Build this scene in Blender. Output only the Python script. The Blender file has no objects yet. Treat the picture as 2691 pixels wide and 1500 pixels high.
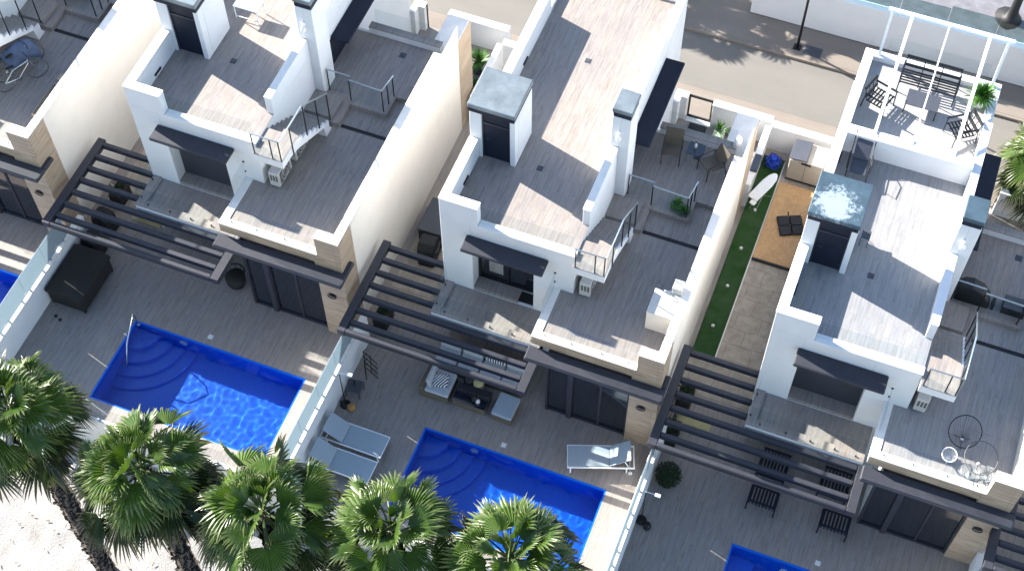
import bpy, bmesh, math, random
from mathutils import Vector, Matrix, noise
random.seed(7)
R_=math.radians
SC=bpy.context.scene
COL=SC.collection

# ---------------------------------------------------------------- camera, world, sun
cam_d=bpy.data.cameras.new("camera"); cam=bpy.data.objects.new("camera",cam_d); COL.objects.link(cam)
cam.rotation_mode='QUATERNION'
_M=Matrix.Rotation(0.37349651,3,'Z')@Matrix.Rotation(0.57114427,3,'X')@Matrix.Rotation(-0.00603142,3,'Z')
cam.rotation_quaternion=_M.to_quaternion(); cam.location=(20.2832,-21.5606,38.9970)
cam_d.sensor_width=36; cam_d.lens=51.9586; cam_d.clip_end=500; cam_d.clip_start=0.5
SC.camera=cam
SUN_AZ=Vector((-0.9635,0.2677)); SUN_T=0.555
SUN_EL=math.atan(SUN_T)
w=bpy.data.worlds.new("World"); SC.world=w; w.use_nodes=True
nt=w.node_tree; bg=nt.nodes['Background']
sky=nt.nodes.new('ShaderNodeTexSky'); sky.sky_type='NISHITA'; sky.sun_disc=False
sky.sun_elevation=SUN_EL; sky.sun_rotation=math.atan2(SUN_AZ.x,SUN_AZ.y)
sky.air_density=1.0; sky.dust_density=0.6; sky.ozone_density=1.2
nt.links.new(sky.outputs[0],bg.inputs[0]); bg.inputs[1].default_value=0.088
sd=bpy.data.lights.new("sun",'SUN'); sd.energy=4.6; sd.angle=R_(0.5); sd.color=(1.0,0.945,0.87)
sd.cycles.is_caustics_light=True
sun=bpy.data.objects.new("sun",sd); COL.objects.link(sun)
_d=Vector((SUN_AZ.x,SUN_AZ.y,SUN_T)).normalized()
sun.rotation_mode='QUATERNION'; sun.rotation_quaternion=_d.to_track_quat('Z','Y'); sun.location=_d*60
SC.view_settings.view_transform='Standard'; SC.view_settings.look='None'
SC.view_settings.exposure=2.05; SC.view_settings.gamma=1.0
SC.cycles.max_bounces=10; SC.cycles.diffuse_bounces=5; SC.cycles.transparent_max_bounces=16
SC.cycles.glossy_bounces=3; SC.cycles.transmission_bounces=6
SC.cycles.sample_clamp_indirect=6

# ---------------------------------------------------------------- materials
def mat(name):
    m=bpy.data.materials.new(name); m.use_nodes=True
    n=m.node_tree; b=n.nodes['Principled BSDF']; return m,n,b
def N(nt,t,**k):
    n=nt.nodes.new(t)
    for a,v in k.items():
        if a.startswith('i_'): n.inputs[a[2:].replace('_',' ')].default_value=v
        else: setattr(n,a,v)
    return n
def L(nt,a,b): nt.links.new(a,b)
def coords(nt,scale=(1,1,1),rot=(0,0,0),kind='Object'):
    tc=N(nt,'ShaderNodeTexCoord'); mp=N(nt,'ShaderNodeMapping')
    mp.inputs['Scale'].default_value=scale; mp.inputs['Rotation'].default_value=rot
    L(nt,tc.outputs[kind],mp.inputs[0]); return mp.outputs[0]
def ramp(nt,fac,stops):
    r=N(nt,'ShaderNodeValToRGB'); e=r.color_ramp.elements
    e[0].position=stops[0][0]; e[0].color=(*stops[0][1],1); e[1].position=stops[-1][0]; e[1].color=(*stops[-1][1],1)
    for p,c in stops[1:-1]:
        x=e.new(p); x.color=(*c,1)
    L(nt,fac,r.inputs[0]); return r.outputs[0]
def mix(nt,a,b,f,mode='MIX'):
    m=N(nt,'ShaderNodeMix',data_type='RGBA',blend_type=mode)
    if isinstance(f,(int,float)): m.inputs[0].default_value=f
    else: L(nt,f,m.inputs[0])
    for s,i in ((a,6),(b,7)):
        if isinstance(s,tuple): m.inputs[i].default_value=(*s,1)
        else: L(nt,s,m.inputs[i])
    return m.outputs[2]
def noise_t(nt,vec,scale,detail=4,rough=.6):
    n=N(nt,'ShaderNodeTexNoise'); n.inputs['Scale'].default_value=scale; n.inputs['Detail'].default_value=detail; n.inputs['Roughness'].default_value=rough
    L(nt,vec,n.inputs['Vector']); return n.outputs['Fac']
def bump(nt,b,h,strength=.3,dist=.01):
    bp=N(nt,'ShaderNodeBump'); bp.inputs['Strength'].default_value=strength; bp.inputs['Distance'].default_value=dist
    L(nt,h,bp.inputs['Height']); L(nt,bp.outputs[0],b.inputs['Normal'])

def plain(name,c,rough=.5,metal=0,var=.12,scale=6,spec=.5,bumpy=0):
    m,n,b=mat(name)
    v=coords(n); f=noise_t(n,v,scale)
    d=tuple(x*(1-var) for x in c); u=tuple(min(1,x*(1+var)) for x in c)
    L(n,ramp(n,f,[(.3,d),(.7,u)]),b.inputs['Base Color'])
    b.inputs['Roughness'].default_value=rough; b.inputs['Metallic'].default_value=metal
    b.inputs['Specular IOR Level'].default_value=spec
    if bumpy: bump(n,b,noise_t(n,v,60,3),bumpy,.01)
    return m
def render_mat(name,c,stain=(.62,.60,.56)):
    m,n,b=mat(name)
    v=coords(n); f=noise_t(n,v,1.3,5,.65)
    base=ramp(n,f,[(.25,tuple(x*.93 for x in c)),(.6,c)])
    v2=coords(n,(5,5,.5)); s=noise_t(n,v2,1.6,5,.7)
    sm=ramp(n,s,[(.62,(0,0,0)),(.8,(1,1,1))])
    fm=N(n,'ShaderNodeMath',operation='MULTIPLY'); L(n,sm,fm.inputs[0]); fm.inputs[1].default_value=.22
    L(n,mix(n,base,stain,fm.outputs[0]),b.inputs['Base Color'])
    b.inputs['Roughness'].default_value=.85; b.inputs['Specular IOR Level'].default_value=.25
    bump(n,b,noise_t(n,v,90,3),.12,.01); return m
def wood_tile(name,dark,mid,light,shift=0.0):
    m,n,b=mat(name)
    tc=N(n,'ShaderNodeTexCoord'); sep=N(n,'ShaderNodeSeparateXYZ'); L(n,tc.outputs['Object'],sep.inputs[0])
    cmb=N(n,'ShaderNodeCombineXYZ'); L(n,sep.outputs['Y'],cmb.inputs['X']); L(n,sep.outputs['X'],cmb.inputs['Y'])
    br=N(n,'ShaderNodeTexBrick'); br.offset=.37; br.offset_frequency=2; br.squash=1
    br.inputs['Scale'].default_value=1; br.inputs['Brick Width'].default_value=1.2; br.inputs['Row Height'].default_value=.2
    br.inputs['Mortar Size'].default_value=.004; br.inputs['Mortar Smooth'].default_value=.1; br.inputs['Bias'].default_value=0
    br.inputs['Color1'].default_value=(0,0,0,1); br.inputs['Color2'].default_value=(1,1,1,1); br.inputs['Mortar'].default_value=(.5,.5,.5,1)
    L(n,cmb.outputs[0],br.inputs['Vector'])
    # grain: long streaks along Y, shifted per plank
    mp=N(n,'ShaderNodeMapping'); mp.inputs['Scale'].default_value=(15,1.5,1.5); L(n,tc.outputs['Object'],mp.inputs[0])
    add=N(n,'ShaderNodeVectorMath',operation='MULTIPLY_ADD'); L(n,br.outputs['Color'],add.inputs[0]); add.inputs[1].default_value=(7,9,5); L(n,mp.outputs[0],add.inputs[2])
    g=N(n,'ShaderNodeTexNoise'); g.inputs['Scale'].default_value=1; g.inputs['Detail'].default_value=5; g.inputs['Roughness'].default_value=.62; g.inputs['Distortion'].default_value=.35
    L(n,add.outputs[0],g.inputs['Vector'])
    col=ramp(n,g.outputs['Fac'],[(.28,dark),(.48,mid),(.66,light)])
    tint=ramp(n,br.outputs['Color'],[(0,(.93,.93,.95)),(.5,(1,.99,.98)),(1,(1.0,.97,.94))])
    col=mix(n,col,tint,1.0,'MULTIPLY')
    big=noise_t(n,tc.outputs['Object'],.7,3)
    col=mix(n,col,ramp(n,big,[(.3,(.88,.90,.93)),(.7,(1.0,1.0,1.0))]),1.0,'MULTIPLY')
    jm=mix(n,col,tuple(x*.85 for x in dark),br.outputs['Fac'])
    L(n,jm,b.inputs['Base Color'])
    b.inputs['Roughness'].default_value=.55; b.inputs['Specular IOR Level'].default_value=.4
    bump(n,b,br.outputs['Fac'],-.25,.004); return m
def travertine(name):
    m,n,b=mat(name)
    tc=N(n,'ShaderNodeTexCoord')
    mp=N(n,'ShaderNodeMapping'); mp.inputs['Scale'].default_value=(.9,.9,9); L(n,tc.outputs['Object'],mp.inputs[0])
    g=N(n,'ShaderNodeTexNoise'); g.inputs['Scale'].default_value=1.4; g.inputs['Detail'].default_value=6; g.inputs['Roughness'].default_value=.65; g.inputs['Distortion'].default_value=.5
    L(n,mp.outputs[0],g.inputs['Vector'])
    col=ramp(n,g.outputs['Fac'],[(.28,(.24,.175,.12)),(.45,(.38,.29,.205)),(.68,(.48,.39,.29))])
    sep=N(n,'ShaderNodeSeparateXYZ'); L(n,tc.outputs['Object'],sep.inputs[0])
    ad=N(n,'ShaderNodeMath',operation='ADD'); L(n,sep.outputs['X'],ad.inputs[0]); L(n,sep.outputs['Y'],ad.inputs[1])
    cmb=N(n,'ShaderNodeCombineXYZ'); L(n,ad.outputs[0],cmb.inputs['X']); L(n,sep.outputs['Z'],cmb.inputs['Y'])
    br=N(n,'ShaderNodeTexBrick'); br.offset=0; br.inputs['Scale'].default_value=1; br.inputs['Brick Width'].default_value=.9; br.inputs['Row Height'].default_value=.45
    br.inputs['Mortar Size'].default_value=.004; br.inputs['Color1'].default_value=(.85,.85,.85,1); br.inputs['Color2'].default_value=(1,1,1,1); br.inputs['Mortar'].default_value=(.5,.5,.5,1)
    L(n,cmb.outputs[0],br.inputs['Vector'])
    L(n,mix(n,col,br.outputs['Color'],1.0,'MULTIPLY'),b.inputs['Base Color'])
    b.inputs['Roughness'].default_value=.6; return m
def glass(name,tint=(.93,.97,.98),refl=1.0,rough=0.0,ior=1.5):
    m=bpy.data.materials.new(name); m.use_nodes=True; n=m.node_tree; n.nodes.clear()
    o=N(n,'ShaderNodeOutputMaterial'); t=N(n,'ShaderNodeBsdfTransparent'); t.inputs[0].default_value=(*tint,1)
    g=N(n,'ShaderNodeBsdfGlossy'); g.inputs['Roughness'].default_value=rough
    ge=N(n,'ShaderNodeNewGeometry'); dt=N(n,'ShaderNodeVectorMath',operation='DOT_PRODUCT'); L(n,ge.outputs['Incoming'],dt.inputs[0]); L(n,ge.outputs['Normal'],dt.inputs[1])
    ab=N(n,'ShaderNodeMath',operation='ABSOLUTE'); L(n,dt.outputs['Value'],ab.inputs[0]); om=N(n,'ShaderNodeMath',operation='SUBTRACT'); om.inputs[0].default_value=1; L(n,ab.outputs[0],om.inputs[1])
    pw=N(n,'ShaderNodeMath',operation='POWER'); L(n,om.outputs[0],pw.inputs[0]); pw.inputs[1].default_value=5
    mm=N(n,'ShaderNodeMath',operation='MULTIPLY_ADD'); L(n,pw.outputs[0],mm.inputs[0]); mm.inputs[1].default_value=.7*refl; mm.inputs[2].default_value=.035*refl
    x=N(n,'ShaderNodeMixShader'); L(n,mm.outputs[0],x.inputs[0]); L(n,t.outputs[0],x.inputs[1]); L(n,g.outputs[0],x.inputs[2]); L(n,x.outputs[0],o.inputs[0])
    return m
def frosted(name):
    m=bpy.data.materials.new(name); m.use_nodes=True; n=m.node_tree; n.nodes.clear()
    o=N(n,'ShaderNodeOutputMaterial'); d=N(n,'ShaderNodeBsdfDiffuse'); d.inputs[0].default_value=(.38,.42,.45,1)
    t=N(n,'ShaderNodeBsdfTranslucent'); t.inputs[0].default_value=(.34,.42,.46,1)
    tr=N(n,'ShaderNodeBsdfTransparent'); tr.inputs[0].default_value=(.8,.9,.95,1)
    a=N(n,'ShaderNodeMixShader'); a.inputs[0].default_value=.45; L(n,d.outputs[0],a.inputs[1]); L(n,t.outputs[0],a.inputs[2])
    c=N(n,'ShaderNodeMixShader'); c.inputs[0].default_value=.12; L(n,a.outputs[0],c.inputs[1]); L(n,tr.outputs[0],c.inputs[2]); L(n,c.outputs[0],o.inputs[0])
    return m
def zinc(name,c=(.17,.205,.225),patch=False):
    m,n,b=mat(name)
    v=coords(n); f=noise_t(n,v,2.2,6,.7)
    col=ramp(n,f,[(.3,tuple(x*.72 for x in c)),(.55,c),(.75,tuple(min(1,x*1.25) for x in c))])
    if patch:
        v2=coords(n); g=noise_t(n,v2,7,6,.75)
        gr=N(n,'ShaderNodeTexGradient',gradient_type='SPHERICAL')
        mp=N(n,'ShaderNodeMapping'); mp.inputs['Location'].default_value=(-.62,-2.75,-8.34); mp.inputs['Scale'].default_value=(1.0,1.0,1.0)
        mp.vector_type='POINT'; tc=N(n,'ShaderNodeTexCoord'); L(n,tc.outputs['Object'],mp.inputs[0]); L(n,mp.outputs[0],gr.inputs[0])
        mu=N(n,'ShaderNodeMath',operation='MULTIPLY_ADD'); L(n,gr.outputs['Fac'],mu.inputs[0]); mu.inputs[1].default_value=.55; L(n,g,mu.inputs[2])
        col=mix(n,col,(.30,.36,.39),ramp(n,mu.outputs[0],[(.72,(0,0,0)),(.84,(1,1,1))]))
    L(n,col,b.inputs['Base Color']); b.inputs['Metallic'].default_value=.25; b.inputs['Roughness'].default_value=.42
    return m
def stamped(name):
    m,n,b=mat(name)
    tc=N(n,'ShaderNodeTexCoord')
    nz=N(n,'ShaderNodeTexNoise'); nz.inputs['Scale'].default_value=1.5; L(n,tc.outputs['Object'],nz.inputs['Vector'])
    wv=N(n,'ShaderNodeVectorMath',operation='MULTIPLY_ADD'); L(n,nz.outputs['Color'],wv.inputs[0]); wv.inputs[1].default_value=(.22,.22,0); L(n,tc.outputs['Object'],wv.inputs[2])
    br=N(n,'ShaderNodeTexBrick'); br.offset=.5; br.inputs['Scale'].default_value=1; br.inputs['Brick Width'].default_value=.80; br.inputs['Row Height'].default_value=.58
    br.inputs['Mortar Size'].default_value=.022; br.inputs['Mortar Smooth'].default_value=1
    br.inputs['Color1'].default_value=(.37,.33,.27,1); br.inputs['Color2'].default_value=(.42,.37,.31,1); br.inputs['Mortar'].default_value=(.27,.23,.18,1)
    L(n,wv.outputs[0],br.inputs['Vector'])
    f=noise_t(n,tc.outputs['Object'],3,5,.7)
    col=mix(n,br.outputs['Color'],ramp(n,f,[(.3,(.68,.66,.63)),(.6,(1,1,1))]),1.0,'MULTIPLY')
    L(n,col,b.inputs['Base Color']); b.inputs['Roughness'].default_value=.8; bump(n,b,br.outputs['Fac'],-.4,.02); return m
def sandm(name):
    m,n,b=mat(name)
    v=coords(n); f=noise_t(n,v,1.1,8,.65); g=noise_t(n,v,14,5,.7); h=noise_t(n,v,3.5,6,.75)
    col=ramp(n,f,[(.3,(.24,.22,.195)),(.5,(.31,.295,.275)),(.7,(.36,.345,.33))])
    col=mix(n,col,(.09,.07,.055),ramp(n,g,[(.64,(0,0,0)),(.74,(.9,.9,.9))]))
    col=mix(n,col,(.16,.13,.10),ramp(n,h,[(.60,(0,0,0)),(.72,(.7,.7,.7))]))
    L(n,col,b.inputs['Base Color']); b.inputs['Roughness'].default_value=.95; bump(n,b,g,.8,.04); return m
def asphalt(name,c=(.140,.132,.115),c2=(.160,.150,.131)):
    m,n,b=mat(name)
    v=coords(n,(.35,1.2,1)); f=noise_t(n,v,.8,6,.6); v2=coords(n); g=noise_t(n,v2,40,3,.6)
    col=ramp(n,f,[(.35,c),(.6,c2)])
    col=mix(n,col,(.18,.14,.12),ramp(n,noise_t(n,v2,.5,4),[(.6,(0,0,0)),(.72,(.35,.35,.35))]))
    col=mix(n,col,(.3,.3,.3),ramp(n,g,[(.3,(0,0,0)),(.8,(.12,.12,.12))]))
    L(n,col,b.inputs['Base Color']); b.inputs['Roughness'].default_value=.9; return m
def fabric_stripe(name):
    m,n,b=mat(name)
    v=coords(n,(1,1,1),(0,0,.5)); wv=N(n,'ShaderNodeTexWave',wave_type='BANDS',bands_direction='X'); wv.inputs['Scale'].default_value=4.5; wv.inputs['Distortion'].default_value=2
    L(n,v,wv.inputs[0]); L(n,ramp(n,wv.outputs['Fac'],[(.45,(.015,.015,.02)),(.55,(.75,.75,.75))]),b.inputs['Base Color']); b.inputs['Roughness'].default_value=.9; return m
def wicker(name,c):
    m,n,b=mat(name); v=coords(n,(1,1,1)); w1=N(n,'ShaderNodeTexChecker'); w1.inputs['Scale'].default_value=45
    L(n,v,w1.inputs[0]); L(n,mix(n,tuple(x*.6 for x in c),c,w1.outputs['Fac']),b.inputs['Base Color']); b.inputs['Roughness'].default_value=.7
    bump(n,b,w1.outputs['Fac'],.5,.01); return m
def turfm(name):
    m,n,b=mat(name); v=coords(n); f=noise_t(n,v,60,3,.8); g=noise_t(n,v,1.5,3)
    col=ramp(n,f,[(.3,(.012,.04,.008)),(.7,(.035,.11,.022))]); L(n,mix(n,col,(.6,.6,.6),ramp(n,g,[(.3,(.0,.0,.0)),(.8,(.08,.08,.08))])),b.inputs['Base Color'])
    b.inputs['Roughness'].default_value=1; b.inputs['Specular IOR Level'].default_value=.1; bump(n,b,f,1,.03); return m
def osb(name):
    m,n,b=mat(name); v=coords(n,(1,1,1)); vo=N(n,'ShaderNodeTexVoronoi'); vo.inputs['Scale'].default_value=14; L(n,v,vo.inputs[0]); g=noise_t(n,v,1.6,5,.7)
    col=ramp(n,vo.outputs['Color'],[(0,(.46,.27,.12)),(1,(.58,.36,.175))])
    L(n,mix(n,col,(.32,.19,.09),ramp(n,g,[(.5,(0,0,0)),(.75,(.6,.6,.6))])),b.inputs['Base Color']); b.inputs['Roughness'].default_value=.75; return m
def shutterm(name):
    m,n,b=mat(name); tc=N(n,'ShaderNodeTexCoord'); sep=N(n,'ShaderNodeSeparateXYZ'); L(n,tc.outputs['Object'],sep.inputs[0])
    mu=N(n,'ShaderNodeMath',operation='MULTIPLY'); mu.inputs[1].default_value=22; L(n,sep.outputs['Z'],mu.inputs[0])
    fr=N(n,'ShaderNodeMath',operation='FRACT'); L(n,mu.outputs[0],fr.inputs[0])
    L(n,ramp(n,fr.outputs[0],[(.0,(.008,.010,.016)),(.15,(.030,.036,.050)),(1,(.038,.045,.060))]),b.inputs['Base Color']); b.inputs['Roughness'].default_value=.45
    bump(n,b,fr.outputs[0],.5,.01); return m
def leafm(name,a,b_,tipc):
    m=bpy.data.materials.new(name); m.use_nodes=True; n=m.node_tree; b=n.nodes['Principled BSDF']; o=n.nodes['Material Output']
    tc=N(n,'ShaderNodeTexCoord'); g=noise_t(n,tc.outputs['Object'],2.2,4)
    at=N(n,'ShaderNodeAttribute',attribute_name='tipf'); 
    col=ramp(n,g,[(.3,a),(.7,b_)]); col=mix(n,col,tipc,at.outputs['Fac'])
    L(n,col,b.inputs['Base Color']); b.inputs['Roughness'].default_value=.38; b.inputs['Specular IOR Level'].default_value=.5
    t=N(n,'ShaderNodeBsdfTranslucent'); tcx=mix(n,col,(1.0,1.0,.4),1.0,'MULTIPLY'); L(n,tcx,t.inputs[0])
    x=N(n,'ShaderNodeMixShader'); x.inputs[0].default_value=.28; L(n,b.outputs[0],x.inputs[1]); L(n,t.outputs[0],x.inputs[2]); L(n,x.outputs[0],o.inputs[0]); return m
def barkm(name):
    m,n,b=mat(name); v=coords(n,(6,6,14)); f=noise_t(n,v,1.2,6,.7)
    L(n,ramp(n,f,[(.3,(.03,.025,.022)),(.5,(.08,.068,.06)),(.72,(.14,.125,.112))]),b.inputs['Base Color']); b.inputs['Roughness'].default_value=.95; bump(n,b,f,.8,.05); return m
def waterm(name):
    m=bpy.data.materials.new(name); m.use_nodes=True; n=m.node_tree; n.nodes.clear()
    o=N(n,'ShaderNodeOutputMaterial'); g=N(n,'ShaderNodeBsdfGlass'); g.inputs['Color'].default_value=(.80,.90,.97,1); g.inputs['IOR'].default_value=1.33; g.inputs['Roughness'].default_value=0
    L(n,g.outputs[0],o.inputs[0]); return m
def mosaic(name):
    m,n,b=mat(name); tc=N(n,'ShaderNodeTexCoord'); vo=N(n,'ShaderNodeTexVoronoi'); vo.inputs['Scale'].default_value=28; vo.inputs['Randomness'].default_value=.15; L(n,tc.outputs['Object'],vo.inputs[0])
    L(n,ramp(n,vo.outputs['Color'],[(0,(.001,.105,.56)),(.6,(.0015,.12,.60)),(1,(.002,.135,.64))]),b.inputs['Base Color']); b.inputs['Roughness'].default_value=.3; return m

M={}
M['white']=render_mat('white_render',(.70,.705,.71))
M['cream']=render_mat('cream_render',(.68,.64,.58),(.50,.44,.36))
M['cope']=plain('coping_stone',(.78,.74,.68),.75,0,.08,3)
M['tile']=wood_tile('wood_look_tile',(.205,.178,.157),(.282,.249,.222),(.325,.290,.260))
M['tile_c']=wood_tile('pale_grey_roof_tile',(.20,.20,.205),(.275,.275,.275),(.315,.31,.305))
M['tile_c2']=wood_tile('grey_terrace_tile',(.22,.21,.205),(.30,.285,.275),(.34,.325,.31))
M['tile_light']=wood_tile('pale_wood_look_tile',(.34,.33,.32),(.38,.37,.36),(.41,.40,.39))
M['trav']=travertine('travertine')
M['dark']=plain('anthracite_metal',(.034,.036,.046),.5,.0,.12,5,.3)
M['dark2']=plain('anthracite_panel',(.010,.014,.027),.6,.0,.2,3,.25)
M['black']=plain('black_plastic',(.008,.008,.009),.6,0,.2,9)
M['blackm']=plain('black_metal',(.012,.013,.016),.4,.3,.2,9)
M['steel']=plain('brushed_steel',(.42,.48,.52),.3,.9,.1,9)
M['wmetal']=plain('white_metal',(.80,.82,.83),.35,0,.04,9)
M['glass']=glass('clear_glass',(.94,.965,.97),.45)
M['dglass']=plain('dark_glass',(.010,.014,.022),.06,0,.1,2,1.0)
M['frost']=frosted('frosted_glass')
M['zinc']=zinc('zinc_cap'); M['zinc_p']=zinc('weathered_zinc_cap',(.060,.100,.130),True)
M['stamp']=stamped('stamped_concrete'); M['sand']=sandm('pale_sand'); M['asph']=asphalt('pale_asphalt')
M['pave']=asphalt('pinkish_pavement',(.175,.145,.12),(.205,.175,.145)); M['turf']=turfm('artificial_turf'); M['osb']=osb('osb_board')
M['shutter']=shutterm('roller_shutter')
M['leaf']=leafm('fan_leaf',(.036,.088,.012),(.095,.165,.026),(.21,.20,.10)); M['leafd']=leafm('old_fan_leaf',(.014,.034,.009),(.036,.066,.017),(.12,.10,.06))
M['bark']=barkm('palm_bark'); M['mosaic']=mosaic('blue_mosaic'); M['water']=waterm('pool_water')
M['stripe']=fabric_stripe('striped_fabric'); M['gfab']=plain('grey_blue_sling',(.30,.355,.40),.8,0,.06,20); M['lgfab']=plain('pale_grey_cushion',(.42,.44,.46),.9,0,.08,10)
M['wick']=wicker('brown_wicker',(.16,.13,.09)); M['bwick']=wicker('black_wicker',(.016,.014,.012)); M['brfab']=wicker('brown_woven_sling',(.11,.09,.065))
M['acw']=plain('ac_casing',(.52,.50,.46),.5,0,.06,4); M['acd']=plain('ac_grille',(.10,.10,.10),.6,0,.2,20)
M['rock']=plain('grey_rock',(.36,.34,.32),.95,0,.35,5,.2,.6); M['tan']=plain('tan_plastic',(.42,.37,.31),.6,0,.05,5); M['slate']=plain('slate_plastic',(.05,.055,.07),.5,0,.1,5)
M['bluep']=plain('blue_hose',(.01,.05,.42),.4,0,.2,9); M['green']=plain('plant_green',(.06,.17,.02),.5,0,.5,14); M['dgreen']=plain('dark_plant_green',(.010,.028,.006),.8,0,.5,30)
M['stalk']=plain('leaf_stalk_green',(.035,.065,.014),.5,0,.3,9)
M['wpot']=plain('white_pot',(.70,.69,.66),.5,0,.05,8); M['yel']=plain('yellow_mat',(.42,.38,.19),.9,0,.08,9); M['wood']=plain('wooden_box',(.42,.22,.07),.7,0,.2,7)
M['bench']=travertine('planter_timber'); M['bfab']=plain('blue_cover',(.06,.09,.16),.7,0,.3,6); M['drylf']=plain('dry_frond',(.16,.12,.08),.95,0,.4,9)
M['curt']=plain('grey_curtain',(.40,.40,.42),.9,0,.1,3); M['dtile']=plain('dark_terrace_tile',(.16,.155,.17),.7,0,.25,3)
M['tglass']=glass('blue_tinted_glass',(.60,.72,.74),2.5,.15)

# ---------------------------------------------------------------- mesh helpers
class MB:
    def __init__(s): s.v=[]; s.f=[]
    def add(s,vs,fs):
        o=len(s.v); s.v+= [tuple(v) for v in vs]; s.f+=[tuple(i+o for i in f) for f in fs]; return s
    def box(s,x0,x1,y0,y1,z0,z1):
        v=[(x,y,z) for z in (z0,z1) for y in (y0,y1) for x in (x0,x1)]
        return s.add(v,[(0,2,3,1),(4,5,7,6),(0,1,5,4),(2,6,7,3),(0,4,6,2),(1,3,7,5)])
    def obox(s,c,u,v,w_):
        c,u,v,w_=map(Vector,(c,u,v,w_)); P=[c+u*a+v*b+w_*d for d in(-1,1) for b in(-1,1) for a in(-1,1)]
        return s.add(P,[(0,2,3,1),(4,5,7,6),(0,1,5,4),(2,6,7,3),(0,4,6,2),(1,3,7,5)])
    def prism(s,poly,axis,a,b):
        n=len(poly); V=[]
        for t in(a,b):
            for p in poly:
                V.append((t,p[0],p[1]) if axis=='x' else (p[0],t,p[1]) if axis=='y' else (p[0],p[1],t))
        F=[tuple(range(n)),tuple(range(2*n-1,n-1,-1))]+[(i,(i+1)%n+0,(i+1)%n+n,i+n) for i in range(n)]
        return s.add(V,F)
    def tube(s,pts,r,n=8,close=False,cap=True):
        pts=[Vector(p) for p in pts]; m=len(pts); rr=r if isinstance(r,(list,tuple)) else [r]*m
        rings=[]; up=Vector((0,0,1)); last=None
        for i,p in enumerate(pts):
            if close: d=(pts[(i+1)%m]-pts[i-1])
            else: d=(pts[min(i+1,m-1)]-pts[max(i-1,0)])
            d.normalize(); a=d.cross(up)
            if a.length<1e-3: a=Vector((1,0,0))
            if last is not None:
                a=last-d*last.dot(d)
                if a.length<1e-3: a=d.cross(Vector((1,0.1,0)))
            a.normalize(); last=a.copy(); b=d.cross(a)
            rings.append([p+(a*math.cos(2*math.pi*k/n)+b*math.sin(2*math.pi*k/n))*rr[i] for k in range(n)])
        V=[v for rg in rings for v in rg]; F=[]
        for i in range(m if close else m-1):
            j=(i+1)%m
            for k in range(n): F.append((i*n+k,i*n+(k+1)%n,j*n+(k+1)%n,j*n+k))
        if cap and not close: F+= [tuple(range(n))[::-1],tuple((m-1)*n+k for k in range(n))]
        return s.add(V,F)
    def cyl(s,x,y,z0,z1,r,n=20,r2=None):
        return s.tube([(x,y,z0),(x,y,z1)],[r,r if r2 is None else r2],n)
    def lathe(s,x,y,prof,n=24):
        V=[(x+r*math.cos(2*math.pi*k/n),y+r*math.sin(2*math.pi*k/n),z) for r,z in prof for k in range(n)]
        F=[(i*n+k,i*n+(k+1)%n,(i+1)*n+(k+1)%n,(i+1)*n+k) for i in range(len(prof)-1) for k in range(n)]
        F+=[tuple(range(n))[::-1],tuple((len(prof)-1)*n+k for k in range(n))]
        return s.add(V,F)
    def xf(s,mtx):
        s.v=[tuple(mtx@Vector(v)) for v in s.v]; return s
    def build(s,name,m,parent=None,bevel=0,smooth=False,label=None,seg=1):
        me=bpy.data.meshes.new(name); me.from_pydata(s.v,[],s.f); me.update()
        bm=bmesh.new(); bm.from_mesh(me); bmesh.ops.recalc_face_normals(bm,faces=bm.faces); bm.to_mesh(me); bm.free()
        o=bpy.data.objects.new(name,me); COL.objects.link(o); me.materials.append(M[m] if isinstance(m,str) else m)
        if parent: o.parent=parent
        if smooth:
            for p in me.polygons: p.use_smooth=True
        if bevel:
            b=o.modifiers.new('bevel','BEVEL'); b.width=bevel; b.segments=seg; b.limit_method='ANGLE'; b.angle_limit=R_(40)
        if label: o['label']=label
        return o
SH={-1:Vector((-10.105,.191,0)),0:Vector((0,0,0)),1:Vector((9.824,-.293,0)),2:Vector((19.333,-.538,0)),3:Vector((28.64,-.80,0))}
SS={-1:1.0157,0:1.0,1:.9739,2:.9805,3:.9805}   # the houses differ a little in size
def place(o,h): o.location=SH[h]; o.scale=(SS[h],)*3
def tag(o,label,cat,group=None,kind=None):
    o['label']=label; o['category']=cat
    if group: o['group']=group
    if kind: o['kind']=kind
    return o
def thing(name,label,cat,loc=(0,0,0),rz=0,group=None):
    o=bpy.data.objects.new(name,None); COL.objects.link(o); o.location=loc; o.rotation_euler=(0,0,rz); o.empty_display_size=.3
    for k in SH:
        if loc is SH[k]: o.scale=(SS[k],)*3
    return tag(o,label,cat,group)
def struct(o): o['kind']='structure'; return o
def dup(root,loc,rz=0,label=None,scale=None):
    def cp(o,par):
        c=o.copy(); COL.objects.link(c); c.parent=par
        for ch in list(o.children): cp(ch,c)
        return c
    c=root.copy(); COL.objects.link(c); c.location=loc; c.rotation_euler=(0,0,rz)
    for ch in list(root.children): cp(ch,c)
    if label: c['label']=label
    if scale: c.scale=(scale,)*3
    return c
def W(h,x,y,z): return SH[h]+SS[h]*Vector((x,y,z))
NAMES={-1:'at the left edge of the row',0:'second from the left',1:'in the middle of the photo',2:'with the white roof pergola',3:'at the lower right corner'}
R=5.997; RP=6.834; F1=4.17; FB=2.62; XP=7.315

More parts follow.
